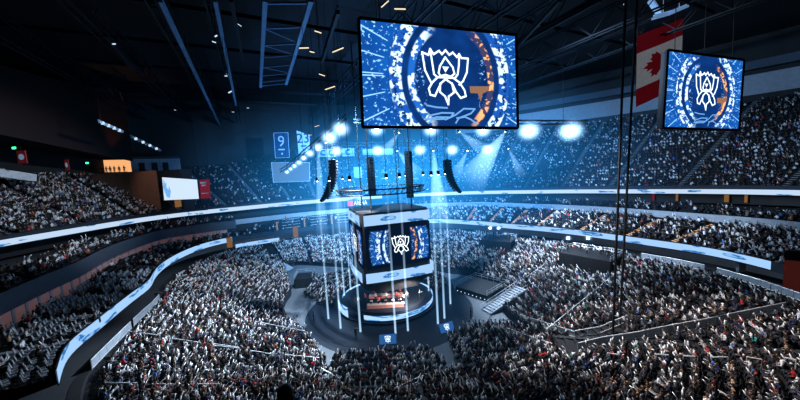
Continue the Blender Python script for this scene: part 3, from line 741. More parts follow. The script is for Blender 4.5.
FXL = ['high left of the largest screen, topmost of the cluster', 'in the cluster left of the largest screen, second down', 'at the left of the cluster, third down', 'longest one right beside the largest screen', 'in the middle of the cluster beside the largest screen', 'low in the cluster beside the largest screen', 'just above the lamp string, right one', 'just above the lamp string, left one', 'left of the catwalk, highest', 'on the roof far left of the catwalk, highest pair', 'on the roof beside its twin, far left of the catwalk', 'halfway down between beam and catwalk', 'below halfway between beam and catwalk', 'lowest right near the catwalk end', 'lowest left near the catwalk end', 'at the upper left of the roof', 'above the left part of the largest screen', 'above the largest screen, right one of two', 'at the top edge left of the flag', 'low on the left part of the roof']
WARMFX = emi('fixture_warm', (1, .85, .62), .8, False); COOLFX = emi('fixture_cool', (.6, .8, 1), .8, False)
for i, ((x, y), L, wm) in enumerate(fx):
    p = atd(x, y, 44 if y < 100 else 70); t = thing('roof_fixture', 'small %s roof light %s' % ('warm' if wm else 'bluish white', FXL[i]), 'light fixture', p, 0, 'small lights in the roof')
    r_ = Matrix.Rotation(rng.uniform(-.5, .6), 3, 'Y') @ Matrix.Rotation(rng.uniform(-.6, .6), 3, 'Z')
    MB().box(p + Vector((0, 0, .14)), (L * .62, .3, .16), r_).build('housing', BLACK, t); MB().box(p, (L * .6, .2, .10), r_).build('tube', WARMFX if wm else COOLFX, t)
    MB().tube((p + Vector((0, 0, .2)), (p.x, p.y, 52.8)), .03, 5).build('drop_wire', BLACK, t)
# grey-blue light bars along the left bulkhead
for i, (x0, y0, x1, y1) in enumerate(((98, 120, 123, 131), (130, 135, 161, 150))):
    a, b = atd(x0, y0, 60 + i * 8), atd(x1, y1, 66 + i * 10)
    t = thing('light_bar', ('nearer', 'farther')[i] + ' grey pipe of lamps hanging along the dark left bulkhead', 'light bar', a)
    MB().tube((a, b), .14, 6).build('pipe', CATW, t); n = 9
    for k in range(n):
        p = a + (b - a) * ((k + .5) / n); MB().lathe([(.26, -.5), (.30, 0), (.14, .12)], 8, p).build('lamp_can', COOLFX if k % 2 else CATW, t)
    for k in (0.1, .9): p = a + (b - a) * k; MB().tube((p, (p.x, p.y, 53)), .04, 5).build('drop_wire', BLACK, t)
# blue-white fixture pieces near the flag
for i, (c0, c1) in enumerate((((650, 0), (659, 13)), ((654, 18), (672, 13)), ((672, 13), (686, 7)))):
    a, b = atd(*c0, 50), atd(*c1, 51); o = MB().bar(a, b, .8, .35).bar(a + Vector((0, 0, .3)), b + Vector((0, 0, .3)), .3).tube(((a + b) / 2, ((a.x + b.x) / 2, (a.y + b.y) / 2, 57)), .05, 5).build('roof_panel', pbr('lit_panel_%d' % i, (.4, .55, .7), .4, emit=(.35, .6, 1), es=.28), loc=a)
    tag(o, ('steep', 'flat', 'right-hand')[i] + ' blue-lit strip hanging from the roof above the flag', 'panel', 'blue-lit roof strips')

# ------------------------------------------------------------------ flag and banners
LEAF = [(0, 1), (.14, .72), (.30, .80), (.24, .42), (.46, .60), (.52, .47), (.78, .52), (.70, .30), (.82, .20), (.44, -.10), (.50, -.26), (.06, -.20), (.06, -.62), (-.06, -.62), (-.06, -.20), (-.50, -.26), (-.44, -.10), (-.82, .20), (-.70, .30), (-.78, .52), (-.52, .47), (-.46, .60), (-.24, .42), (-.30, .80), (-.14, .72)]
fd = 52.5
ul, ur, ll = atd(637, 36, fd), atd(683, 18, fd + 3), atd(637.5, 107, fd); dn = (ll - ul).length
ur = Vector((ur.x, ur.y, ur.z)); t = thing('hanging_flag', 'red and white maple leaf flag hanging from the roof behind the smaller screen', 'flag', ll)
ex = ur - ul
def fp(u, v, o=0): return ul + ex * u + Vector((0, 0, -dn * v)) + Vector((-.55, -.8, 0)) * (o + .12 * math.sin(u * 7 + v * 3))
def fband(v0, v1, mat, name):
    m = MB(); n = 14
    for i in range(n): m.face((fp(i / n, v1), fp((i + 1) / n, v1), fp((i + 1) / n, v0), fp(i / n, v0)))
    return m.build(name, mat, t)
fband(0, .25, FLAG_R, 'red_band'); fband(.25, .75, FLAG_W, 'white_field'); fband(.75, 1, FLAG_R, 'red_band')
bm = bmesh.new(); vs = [bm.verts.new((x, y, 0)) for x, y in LEAF]; bm.faces.new(vs); bmesh.ops.triangulate(bm, faces=bm.faces[:])
bm.verts.ensure_lookup_table(); m = MB()
for f in bm.faces: m.face([fp(.50 - v.co.y * .36, .50 - v.co.x * .21, .06) for v in f.verts])
bm.free(); m.build('maple_leaf', FLAG_R, t)
MB().tube((ul + Vector((0, 0, .1)), ur + Vector((0, 0, .1))), .08, 6).build('top_pole', BLACK, t)
for q in (ul, ur): MB().tube((q, (q.x, q.y, 56.5)), .04, 5).build('drop_wire', BLACK, t)
def banner(name, label, px, depth, mat, body=None, tmat=None, size=1.0, frame=None, cat='banner', sub=False):
    """px: four corners ll, lr, ur, ul"""
    c = [atd(x, y, depth) for x, y in px]; t = thing(name, label, cat, (c[0] + c[1]) / 2)
    m = MB(); m.face(c, 0, [(0, 0), (1, 0), (1, 1), (0, 1)]); m.build('cloth' if cat == 'banner' else 'panel', mat, t)
    M = frame_of(c[0], c[1], c[3]); W, H = (c[1] - c[0]).length, (c[3] - c[0]).length
    if frame:
        m = MB()
        for (a, b) in ((0, 1), (1, 2), (2, 3), (3, 0)):
            e = M.to_3x3() @ Vector((0, 0, .06)); m.bar(c[a] + e, c[b] + e, .16, .1)
        m.build('border', frame, t)
    if body:
        o = text_mesh(body, 1, tmat, 'number'); bb = o.dimensions.copy(); bpy.context.view_layer.update(); bb = o.dimensions
        k = size * H / max(bb.y, .01); o.parent = t
        o.matrix_basis = t.matrix_basis.inverted() @ M @ Matrix.Translation((W / 2, H * .64, .08)) @ Matrix.Scale(k, 4)
        if sub:
            q = MB(); q.face([M @ Vector((W * x, H * y, .07)) for x, y in ((.26, .36), (.74, .36), (.74, .30), (.26, .30))]); q.face([M @ Vector((W * x, H * y, .07)) for x, y in ((.44, .20), (.56, .20), (.56, .12), (.44, .12))]); q.build('small_lettering', tmat, t)
    for q in (c[2], c[3]): MB().tube((q, (q.x, q.y, 55)), .03, 4).build('drop_wire', BLACK, t)
    return t, c, M, W, H
BN_W = pbr('banner_print', (.6, .68, .78), .8, emit=(.4, .62, 1), es=.13)  # glow stands in for the blue light on banners and panels
BN_N = pbr('banner_navy_lit', (.02, .06, .14), .8, emit=(.02, .09, .28), es=.1)  # navy cloth with the light on it put in as a glow
banner('number_banner', 'dark blue banner with a white 9, hanging beside the 23 banner', ((275.5, 158), (289.5, 157.5), (288, 132.5), (273.7, 133)), 96, BN_N, '9', BN_W, .42, BN_W, sub=True)
banner('number_banner', 'pale banner with a dark 23, hanging right of the 9 banner', ((298.6, 154), (309.8, 153.5), (309.8, 135), (296.5, 130.5)), 96, BN_W, '23', BN_N, .40, sub=True)
banner('projection_screen', 'pale blue hanging projection screen below the 9 and 23 banners', ((273.5, 182.5), (309.8, 181), (309.6, 162.4), (271.4, 162.4)), 98, HANGSCR, frame=BN_W, cat='screen')
bb_ = banner('billboard', 'white billboard with a blue emblem on the left corner block', ((164, 200.5), (199.6, 199), (197.6, 179.4), (161.8, 177)), 73.5, WHITE_E, cat='billboard', frame=BLACK)
t, c, M, W, H = bb_
strokes([], M, .3, 1, 1, 0, 0, .08, [[(W * x, H * y) for x, y in q] for q in (((.02, .55), (.06, .92), (.09, .70), (.13, .80), (.12, .55), (.17, .45), (.19, .62), (.23, .38), (.18, .10), (.10, .14), (.06, .35)),)]).build('emblem', LINE_B, t)
RSIGN = emi('red_sign_glow', (.30, .02, .035), .5, False)
t, c, M, W, H = banner('red_sign', 'dark red sign with two rows of white lettering right of the white billboard', ((200.8, 198.8), (210.6, 198), (209.4, 179), (199, 180)), 74.5, RSIGN, cat='sign')
strokes([], M, .2, W, H, 0, 0, .06, [[(.2, .80), (.8, .80), (.8, .88), (.2, .88)], [(.28, .66), (.72, .66), (.72, .74), (.28, .74)], [(.15, .26), (.85, .26), (.85, .30), (.15, .30)]]).build('small_lettering', BN_W, t)
for i, (q, lab, rnd) in enumerate(((((342.5, 156.5), (354.5, 156), (354.3, 148), (342.3, 148.3)), 'white advertising panel with a dark ring on the far wall below the lamp string', 1), (((318, 157), (336, 157), (336, 149), (320, 149)), 'white advertising panel with two dark rings on the far wall, under the lamp string', 2), (((362.5, 155), (393, 154.5), (393, 148.5), (362.5, 149)), 'long pale advertising panel on the far wall behind the lamps', 0), (((354, 178), (362, 178), (361.5, 167), (353.5, 167)), 'small white panel with a dark notch on the far wall above the drum', 0), (((417, 192), (441, 191), (441, 183), (416, 184)), 'bright white board right behind the drum at the far end', 0))):
    t, c, M, W, H = banner('advertising_panel', lab, q, 112, BN_W if i < 4 else WHITE_E, cat='panel')
    for k in range(rnd):
        cx = W * (.5 if rnd == 1 else (.3, .75)[k]); m = MB()
        for j in range(18):
            a0, a1 = 2 * PI * j / 24 + .8, 2 * PI * (j + 1) / 24 + .8; r0, r1 = H * .2, H * .36
            m.face([M @ Vector((cx + r * math.cos(a), H * .5 + r * math.sin(a), .08)) for r, a in ((r0, a0), (r1, a0), (r1, a1), (r0, a1))])
        m.build('ring_mark', BN_N, t)
# arena sign on the far ribbon
RED_E = emi('red_sign_bright', (1, .10, .12), 1.0, False); SIGNW = emi('sign_letters', (.95, .95, 1), 1.2, False)
c = [atd(x, y, 103) for x, y in ((337, 207.5), (367.5, 205.5), (367.5, 199.5), (337, 201.5))]
t = thing('arena_sign', 'lettered sign reading ARENA with a red patch, on the far ribbon left of the drum', 'sign', (c[0] + c[1]) / 2)
M = frame_of(c[0], c[1], c[3]); W, H = (c[1] - c[0]).length, (c[3] - c[0]).length
MB().face(c).build('panel', DARK, t)
strokes([], M, .1, W, H, 0, 0, .06, [[(.36, .1), (.54, .1), (.54, .9), (.36, .9)]]).build('red_patch', RED_E, t)
o = text_mesh('ARENA', 1, SIGNW); bpy.context.view_layer.update(); bw = o.dimensions; o.parent = t
o.matrix_basis = t.matrix_basis.inverted() @ M @ Matrix.Translation((W * .78, H * .5, .08)) @ Matrix.Diagonal((W * .43 / bw.x, H * .72 / bw.y, 1, 1))
# exit signs and red round signs under the left bulkhead
for i, (x, y, dp) in enumerate(((14.5, 148, 62), (87.5, 163, 80))):
    p = atd(x, y, dp); t = thing('exit_sign', ('green glowing exit sign at the far left under the bulkhead', 'green glowing exit sign at the top of the left upper crowd, beside the warm suite')[i], 'sign', p)
    MB().box(p, (.95, .16, .6)).build('housing', BLACK, t); MB().box(p - Vector((0, .09, 0)), (.8, .04, .44)).build('lit_face', GREEN, t); MB().tube((p, (p.x, p.y, 37.2)), .04, 5).build('drop_rod', BLACK, t)
for i, (x, y, dp, w_) in enumerate(((22, 157, 60, 1.7), (67, 165, 72, .9))):
    p = atd(x, y, dp); t = thing('round_sign', ('larger red sign with a white oval at the far left under the bulkhead', 'smaller red sign with a white oval above the left upper crowd')[i], 'sign', p)
    MB().box(p, (w_, .2, 2.5)).build('panel', pbr('sign_red_%d' % i, (.35, .03, .03), .6, emit=(.5, .02, .02), es=.03), t); m = MB(); R_ = Matrix.Rotation(PI / 2, 3, 'X')
    m.face([p + Vector((w_ * .34 * math.cos(2 * PI * j / 20), -.12, .6 * math.sin(2 * PI * j / 20))) for j in range(20)]); m.build('white_oval', BN_W, t); MB().tube((p, (p.x, p.y, 37.2)), .04, 5).build('drop_rod', BLACK, t)
p = Vector(atd(6, 152, 64))
# pale parapet at the far left behind the crowd
a, b = atd(-20, 170, 58), atd(36, 178, 66)
m = MB(); m.bar(a, b, .4, 1.6); S('trim_82', m.build('trim', LGREY))
# long pale counters on the far balcony, tops brightened by a glow put in
ci = 0
for k in (0, 2, 4, 6):
    for a0, a1 in ((99, 104.5), (107.5, 115), (119, 126), (130, 136.5)):
        ci += 1; z = club_z(D(a0), k / (NCLUB - 1)); m = MB(); f = MB(); n = 6
        pts = [P(D(a0 + (a1 - a0) * j / n), club_r(D(a0 + (a1 - a0) * j / n), (k + .2) / NCLUB), z + .95) for j in range(n + 1)]
        t = thing('counter', 'pale counter on the far balcony, row %d from the front, %s bay from the right' % (k // 2 + 1, ORD[int((a0 - 95) / 10)]), 'counter', Vector((pts[0].x, pts[0].y, z)), 0, 'counters on the far balcony')
        for q, w in zip(pts[:-1], pts[1:]): m.bar(q, w, .45, .08); f.bar(q - Vector((0, 0, .5)), w - Vector((0, 0, .5)), .06, .85)
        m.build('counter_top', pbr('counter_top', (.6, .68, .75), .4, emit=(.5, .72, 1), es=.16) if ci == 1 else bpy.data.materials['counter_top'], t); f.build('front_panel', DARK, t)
# warm lit doorways under the upper ribbon on the right, and at the far left
for i, (x, y, lab) in enumerate(((724, 199, 'orange lit doorway in the dark suites under the right upper ribbon, brightest'), (662, 197, 'red-lit doorway in the suites under the right upper ribbon'), (768, 198, 'dim orange doorway in the suites near the right edge'), (690, 197, 'dim orange doorway between the red and the brightest doorway'), (178, 203.5, 'orange lit opening below the white billboard'))):
    if i < 4: th = pol(at(x, y, 17.6))[0]; p = P(th, look(U_T, th) + 2.9, 16.9)
    else:
        dp = 60.0
        while pol(atd(x, y, dp))[1] < look(U_T, pol(atd(x, y, dp))[0]) + .6: dp += .1
        p = atd(x, y, dp); th = pol(p)[0]; p.z -= 1.0; t = thing('suite_doorway', lab, 'doorway', p, th + PI / 2)
    w = Vector((math.sin(th), -math.cos(th), 0)) * (1.0 if i in (0, 4) else .6); MB().face((p - w, p + w, p + w + Vector((0, 0, 2.1)), p - w + Vector((0, 0, 2.1)))).build('opening', WARMD if i != 1 else RSIGN, t)
    m = MB()
    for s in (-1, 1): m.bar(p + w * s, p + w * s + Vector((0, 0, 2.1)), .14)
    m.bar(p - w + Vector((0, 0, 2.1)), p + w + Vector((0, 0, 2.1)), .14); m.build('frame', BLACK, t)
o = MB().box(at(229.5, 243, 10.4), (1.3, .5, 2.6)).box(at(229.5, 243, 10.4) + Vector((0, 0, 1.4)), (1.5, .6, .2)).build('lit_column', WARMD, loc=at(229.5, 243, 9.1)); tag(o, 'small orange lit column at the end of the left LED ribbon', 'column')
o = MB().box(at(295.5, 232, 10.4), (1.5, .5, 3.2)).box(at(295.5, 232, 10.4) + Vector((0, 0, 1.7)), (1.7, .6, .2)).build('lit_column', WARMD, loc=at(295.5, 232, 9.1)); tag(o, 'orange lit column below the far balcony counters', 'column')

# ------------------------------------------------------------------ lighting rig
HALO = volume_mat('lamp_glow', (.38, .64, 1), 2.7, 'ball'); HALO_S = volume_mat('lamp_glow_small', (.38, .64, 1), 3.2, 'ball')  # lamp bloom put in as glowing balls
BEAMM = volume_mat('beam_glow', (.42, .70, 1), .50, 'cone'); SHAFT = volume_mat('shaft_glow', (.52, .76, 1), 1.5, 'shaft')
ico = bmesh.new(); bmesh.ops.create_icosphere(ico, subdivisions=3, radius=1.0); HALO_ME = bpy.data.meshes.new('glow'); ico.to_mesh(HALO_ME); ico.free(); HALO_ME.materials.append(HALO)
HALO_ME2 = HALO_ME.copy(); HALO_ME2.materials.clear(); HALO_ME2.materials.append(HALO_S)
def rig_lamp(label, p, r, halo, group, me=None, sx=1.0):
    p = Vector(p); t = thing('stage_lamp', label, 'stage lamp', p, 0, group)
    aim = (Vector((0, 0, EYE)) - p).normalized()
    MB().lathe([(r * 1.3, -r * .2), (r * 1.5, r * .9), (r * .9, r * 2.0)], 12).local('housing', BLACK, t).matrix_basis = aim.to_track_quat('-Z', 'Y').to_matrix().to_4x4()
    MB().lathe([(r, -r * .25), (r * .9, -r * .35)], 14).local('lens', LAMP, t).matrix_basis = aim.to_track_quat('-Z', 'Y').to_matrix().to_4x4()
    MB().bar((0, 0, r * .5), (0, 0, r * 3.2), .12).local('yoke', BLACK, t)
    h = bpy.data.objects.new('glow', me or HALO_ME); col.objects.link(h); h.parent = t; h.scale = (halo * sx, halo, halo * .85); h.location = aim * r * .5
    return t
def spot(p, tgt, power, color, ang, blend=.6, rad=.4):
    l = bpy.data.lights.new('spot', 'SPOT'); l.energy = power; l.color = color; l.spot_size = ang; l.spot_blend = blend; l.shadow_soft_size = rad
    o = bpy.data.objects.new('spot', l); col.objects.link(o); d = (Vector(tgt) - Vector(p)); o.matrix_basis = Matrix.Translation(p) @ d.to_track_quat('-Z', 'Y').to_matrix().to_4x4(); return o
rowA = [atd(x, y, dp) for x, y, dp in ((376.4, 129.6, 72), (431, 130, 72), (483, 130.6, 72), (529, 131, 70), (570.5, 131, 70))]
for i, p in enumerate(rowA): rig_lamp('bright lamp in the upper row under the largest screen, %s from the left' % ORD[i], p, .42, (2.3, 2.3, 2.3, 3.0, 3.2)[i] * 1.25, 'bright lamps of the upper row')
rowB = [atd(x, y, 92) for x, y in ((336.5, 151), (377.6, 150.6), (420, 150), (452, 150), (487.6, 149.4))]
for i, p in enumerate(rowB): rig_lamp('bright white lamp in the lower row below the largest screen, %s from the left' % ORD[i], p, .42, 2.4 * 1.25, 'bright lamps of the lower row')
st_px = ((340.5, 129, 56), (329.6, 137.6, 59), (318.3, 147, 63), (310, 153.4, 67), (303.7, 158, 70), (299, 162.5, 73), (294.5, 166, 76), (290.6, 169, 79), (287, 172, 82))
string = [atd(*q) for q in st_px]
for i, p in enumerate(string): rig_lamp('lamp on the curving string left of the largest screen, %s from its high end' % ORD[i], p, (.36, .36, .3, .28, .26, .24, .22, .2, .2)[i], (2.1, 2.1, 1.5, 1.4, 1.2, 1.1, 1.0, .9, .9)[i] * 1.2, 'lamps of the curving string', HALO_ME2)
t = thing('curved_truss', 'curving dark truss that carries the string of lamps left of the largest screen', 'truss', string[0])
up1 = Vector((0, 0, .9)); ex_ = [string[0] + (string[0] - string[1]) * .5] + string + [string[-1] + (string[-1] - string[-2]) * 2 + Vector((0, 0, .6))]
MB().tube([p + up1 for p in ex_], .12, 6).build('lower_chord', BLACK, t); MB().tube([p + up1 * 1.9 for p in ex_], .12, 6).build('upper_chord', BLACK, t)
m = MB()
for a, b in zip(ex_[:-1], ex_[1:]): m.bar(a + up1, (a + b) / 2 + up1 * 1.9, .07).bar((a + b) / 2 + up1 * 1.9, b + up1, .07)
m.build('web', BLACK, t)
for p in (ex_[1], ex_[5], ex_[9]): MB().tube((p + up1, (p.x, p.y, 56)), .05, 5).build('hanging_cable', BLACK, t)
for lab, row, e in (('dark straight truss carrying the upper row of bright lamps', rowA, 2.0), ('dark straight truss carrying the lower, farther row of bright lamps', rowB, 2.0)):
    a, b = row[0] + (row[0] - row[1]) * .4 + Vector((0, 0, 1.5)), row[-1] + (row[-1] - row[-2]) * .4 + Vector((0, 0, 1.5))
    tr = truss('lamp_truss', lab, a, b, .8, .8, BLACK, 28)
    for k in (.1, .5, .9): q = a + (b - a) * k; MB().tube((q, (q.x, q.y, 56)), .05, 5).build('hanging_cable', BLACK, tr)
# moving heads, each beam put in as a glowing cone
def cone_mesh(ratio):
    m = MB(); m.lathe([(ratio, -1), (.012, 0)], 20); return m.mesh('beam', BEAMM)
heads = (((433.4, 151), (440, 215), 78, 22, .16, 'pointing straight down above the right edge of the drum'), ((399, 133), (386, 150), 74, 9, .22, 'in the upper row, aimed down left, leftmost under the largest screen'),
         ((397.5, 151), (412, 168), 90, 11, .24, 'in lower row, aimed down right, left of the straight-down beam'), ((459.6, 132), (478, 146), 74, 9, .24, 'aimed down right, between second and third upper lamps'),
         ((505, 132), (477, 172), 74, 17, .26, 'with the broadest beam, aimed down left under the largest screen'), ((467.5, 151), (458, 170), 90, 10, .2, 'aimed down left, between fourth and fifth lower lamps'), ((508.6, 149), (520, 172), 90, 10, .18, 'at the right end of the lower row, aimed down right'),
         ((318, 150), (322, 230), 66, 22, .075, 'under the lamp string, sending a pale beam straight down'), ((326, 143), (342, 230), 64, 24, .075, 'under the lamp string, sending a slanting beam toward the drum'))
for i, (a, b, dp, L, ratio, lab) in enumerate(heads):
    p = atd(*a, dp); q = atd(*b, dp - 2); d = (q - p).normalized(); t = thing('moving_light', 'moving light ' + lab, 'stage light', p, 0, 'moving lights with visible beams')
    R_ = d.to_track_quat('-Z', 'Y').to_matrix().to_4x4()
    MB().lathe([(.24, .05), (.32, .3), (.28, .6), (.12, .75)], 12).local('head', BLACK, t).matrix_basis = R_
    MB().lathe([(.2, .02), (.2, .06)], 12).local('lens', LAMP, t).matrix_basis = R_
    MB().box((0, 0, .75), (.7, .3, .2)).local('base', BLACK, t)
    o = bpy.data.objects.new('beam', cone_mesh(ratio)); col.objects.link(o); o.parent = t; o.matrix_basis = R_ @ Matrix.Scale(L, 4)
# thin upright shafts of light round the stage, put in as glowing cylinders
shafts = ((328.5, 319), (340.7, 328.6), (344.7, 300.5), (351, 294), (360.5, 332), (395.6, 334), (408, 331), (438, 324), (444.5, 318.5), (450.5, 304), (411.8, 292), (429, 296))
lm = MB(); lm.lathe([(1, 0), (1, 1)], 10); SH_ME = lm.mesh('beam', SHAFT)
for i, (x, y) in enumerate(shafts):
    p = at(x, y, .05); t = thing('beam_light', 'narrow upright shaft of white light, %s' % ('leftmost at the outer edge of the carpet', 'second from the left, crossing the side screen', 'behind the side screen on the left', 'left of the drum, ending behind the stage', 'in front of the left corner of the stage', 'left of the two in front of the stage centre', 'right of the two in front of the stage centre', 'at the right end of the stage, leftmost of three', 'at the right end of the stage, middle of three', 'at the right end of the stage, rightmost of three', 'behind the stage centre', 'behind the stage on the right')[i], 'light beam', p, 0, 'upright shafts of light round the stage')
    o = bpy.data.objects.new('beam', SH_ME); col.objects.link(o); o.parent = t; o.scale = (.22, .22, 27)
    MB().lathe([(.22, 27.1), (.30, 27.3), (.26, 27.8)], 10).local('head', BLACK, t); MB().lathe([(.16, 27.02), (.16, 27.1)], 10).local('lens', LAMP, t)
    MB().tube(((0, 0, 27.8), (0, 0, 56)), .04, 5).local('hanging_cable', BLACK, t)
# ring truss above the drum, line arrays, hanging black motors
t = thing('ring_truss', 'dark ring truss hanging above the screen drum', 'truss', (SC.x, SC.y, 24))
for z in (24.0, 25.0):
    for r in (8.5, 9.3): MB().tube([(SC.x + r * math.cos(2 * PI * i / 48), SC.y + r * math.sin(2 * PI * i / 48), z) for i in range(49)], .10, 6).build('chord', BLACK, t)
m = MB()
for i in range(48):
    a, b = 2 * PI * i / 48, 2 * PI * (i + 1) / 48
    m.bar((SC.x + 8.5 * math.cos(a), SC.y + 8.5 * math.sin(a), 24), (SC.x + 8.5 * math.cos(b), SC.y + 8.5 * math.sin(b), 25), .07).bar((SC.x + 8.5 * math.cos(a), SC.y + 8.5 * math.sin(a), 24), (SC.x + 9.3 * math.cos(a), SC.y + 9.3 * math.sin(a), 25), .07)
m.build('web', BLACK, t)
def line_array(px, py, depth, n, label, turn, curve):
    p = atd(px, py, depth); t = thing('line_array_speaker', label, 'speaker', p, turn, 'hanging speaker columns'); z = 0; ang = 0; y = 0
    for i in range(n):
        R_ = Matrix.Rotation(-ang, 3, 'X'); m = MB(); m.box((0, y, z - .28), (1.5, 1.5, .52), R_, taper=1.0); m.box((0, y - .77, z - .28), (1.3, .06, .42), R_); m.local('cabinet', BLACK, t)
        z -= .56 * math.cos(ang); y -= .56 * math.sin(ang) * -1; ang += curve / n
    MB().bar((-.7, 0, .1), (.7, 0, .1), .25, .2).local('fly_frame', BLACK, t)
    for s in (-.5, .5): MB().tube(((s, 0, .1), (s, 0, 56 - p.z)), .05, 5).local('hanging_cable', BLACK, t)
line_array(333, 160, 60, 15, 'curved black speaker column hanging left of the drum, leftmost', D(84), .75)
line_array(370, 158, 62, 14, 'black speaker column hanging above the left part of the drum', D(0), .25)
line_array(408, 152, 62, 17, 'black speaker column hanging above the right part of the drum', D(0), .25)
line_array(447, 160, 64, 13, 'curved black speaker column hanging right of the drum, rightmost', D(-84), .75)
# pair of dark rigging cables at the right
for i, (x0, y0, x1, y1) in enumerate(((622, 95, 613, 333), (632, 95, 620, 320))):
    b = hit(x1, y1); a = atd(x0, y0, b.y); d = a - b; a = b + d * ((55 - b.z) / d.z)
    o = MB().tube((b, a), .15, 8).tube((b, b + d * .004), .3, 8).tube((b + d * .55, b + d * .56), .24, 8).build('rigging_cable', BLACK, loc=b); tag(o, ('left', 'right')[i] + ' one of the two long dark rigging cables dropping into the right stand', 'cable', 'dark rigging cables')
# floodlights on the broadcast platforms
for i, (x, y, k) in enumerate(((568, 238, 0), (588, 238, 0), (490, 228, 1), (498.5, 228, 1))):
    d = decks[k][1]; dep = (d[0].y + d[2].y) / 2; p = atd(x, y, dep); zt = decks[k][4]
    t = thing('floodlight', ('left floodlight on the large broadcast platform', 'right floodlight on the large broadcast platform', 'left floodlight on the smaller broadcast platform', 'right floodlight on the smaller broadcast platform')[i], 'floodlight', (p.x, p.y, zt), 0, 'floodlights on the broadcast platforms')
    h = p.z - zt
    MB().tube(((0, 0, .4), (0, 0, h)), .04, 6).local('pole', BLACK, t)
    for j in range(3): a = 2 * PI * j / 3; MB().tube(((0, 0, .7), (.5 * math.cos(a), .5 * math.sin(a), 0)), .03, 5).local('leg', BLACK, t)
    MB().box((0, .1, h), (.7, .2, .5)).local('housing', BLACK, t); MB().box((0, -.02, h), (.6, .04, .42)).local('lens', LAMP, t)
    hh = bpy.data.objects.new('glow', HALO_ME); col.objects.link(hh); hh.parent = t; hh.location = (0, -.1, h); hh.scale = (1.1, 1.1, .9)

# spot lights near the rig lamps, and added fill spots without a fixture
KW = 1000.0
WH = (.74, .87, 1.0); BL = (.20, .52, 1.0)
for tgt, pw in (((-24, 46, 3), 108), ((-34, 62, 4), 92), ((-26, 32, 4), 72), ((-12, 34, 2), 22)): spot(string[0] + Vector((rng.uniform(0, 6), rng.uniform(-2, 6), 2)), tgt, pw * KW, WH, D(52))
for tgt, pw in (((28, 62, 3), 102), ((38, 74, 5), 96), ((24, 46, 2), 34), ((46, 56, 6), 40)): spot(rowA[2] + Vector((rng.uniform(-4, 8), rng.uniform(-3, 3), 2)), tgt, pw * KW, WH, D(50))
spot((16, 46, 45), (31, 29, 5), 105 * KW, (1, .92, .88), D(58)); spot((-4, 46, 48), (10, 36, 2), 26 * KW, WH, D(46))
spot((-6, 55, 46), (-4, 92, 3), 110 * KW, (.55, .78, 1), D(75))
spot(SC + Vector((-6, -10, 34)), SC + Vector((0, 0, 1)), 130 * KW, (1, .93, .88), D(26)); spot(SC + Vector((6, -9, 4.6)), SC + Vector((0, 1, 1.4)), 5 * KW, (1, .88, .82), D(120))
spot((0, 62, 44), (58, 92, 30), 70 * KW, BL, D(80)); spot((-10, 66, 40), (-30, 115, 26), 50 * KW, BL, D(90)); spot((10, 66, 42), (30, 112, 26), 80 * KW, BL, D(90))
spot((20, 50, 46), (86, 70, 28), 26 * KW, (.50, .72, 1), D(80)); spot((-20, 45, 44), (-72, 55, 26), 62 * KW, (.74, .86, 1), D(50)); spot((-14, 40, 36), (-46, 40, 12), 3.5 * KW, (.7, .84, 1), D(50))
spot((-4, 66, 34), (-30, 95, 13), 60 * KW, (.4, .7, 1), D(60)); spot((20, 46, 30), (64, 74, 13), 40 * KW, (.70, .84, 1), D(60))
spot((0, 60, 30), (-8, 50, 56), 12 * KW, (.12, .42, 1), D(150)); spot((-10, 80, 28), (-20, 100, 56), 26 * KW, (.12, .42, 1), D(150))
w_ = atd(122, 168, 84); spot(atd(117, 163, 75.5), atd(120, 132, 77.5), 3.5 * KW, (1, .42, .2), D(50)); spot((w_.x + 14, w_.y - 22, 40), (w_.x + 16, w_.y - 2, 27), 5 * KW, (1, .72, .6), D(60))  # added warm spots, the first makes the streak on the bulkhead

# haze put in as self-glowing volumes, bluest round the stage and the far end
wd = bpy.data.worlds.new('world'); sc.world = wd; wd.use_nodes = True; wd.node_tree.nodes.clear(); t = NT(wd.node_tree)
bg = t.n('ShaderNodeBackground'); bg.inputs[0].default_value = (.004, .008, .016, 1); bg.inputs[1].default_value = 1.0
wo = t.n('ShaderNodeOutputWorld'); t.nt.links.new(bg.outputs[0], wo.inputs['Surface'])
def haze(label, c, s, color, strength):
    me = HALO_ME.copy(); me.name = 'haze'; me.materials.clear(); mt = volume_mat('haze', color, strength, 'soft'); me.materials.append(mt)
    o = bpy.data.objects.new('haze', me); col.objects.link(o); o.location = c; o.scale = s
    return tag(o, label, 'haze', kind='stuff')
haze('broad blue haze filling the far half of the hall', (4, 86, 27), (66, 46, 27), (.018, .24, .60), .021)
haze('denser blue haze hanging round the stage lamps and the screen drum', (-5, 80, 25), (40, 24, 22), (.02, .29, .66), .031)
haze('faint low haze spreading over the floor and the lower crowd', (0, 62, 6), (48, 40, 16), (.02, .22, .50), .0035)
haze('thin blue haze in front of the far right stands', (34, 92, 25), (60, 40, 28), (.018, .22, .56), .008)
cy = sc.cycles
cy.max_bounces = 4; cy.diffuse_bounces = 2; cy.glossy_bounces = 2; cy.transmission_bounces = 1; cy.volume_bounces = 0; cy.transparent_max_bounces = 96
cy.use_denoising = True; cy.sample_clamp_indirect = 4; cy.caustics_reflective = False; cy.caustics_refractive = False

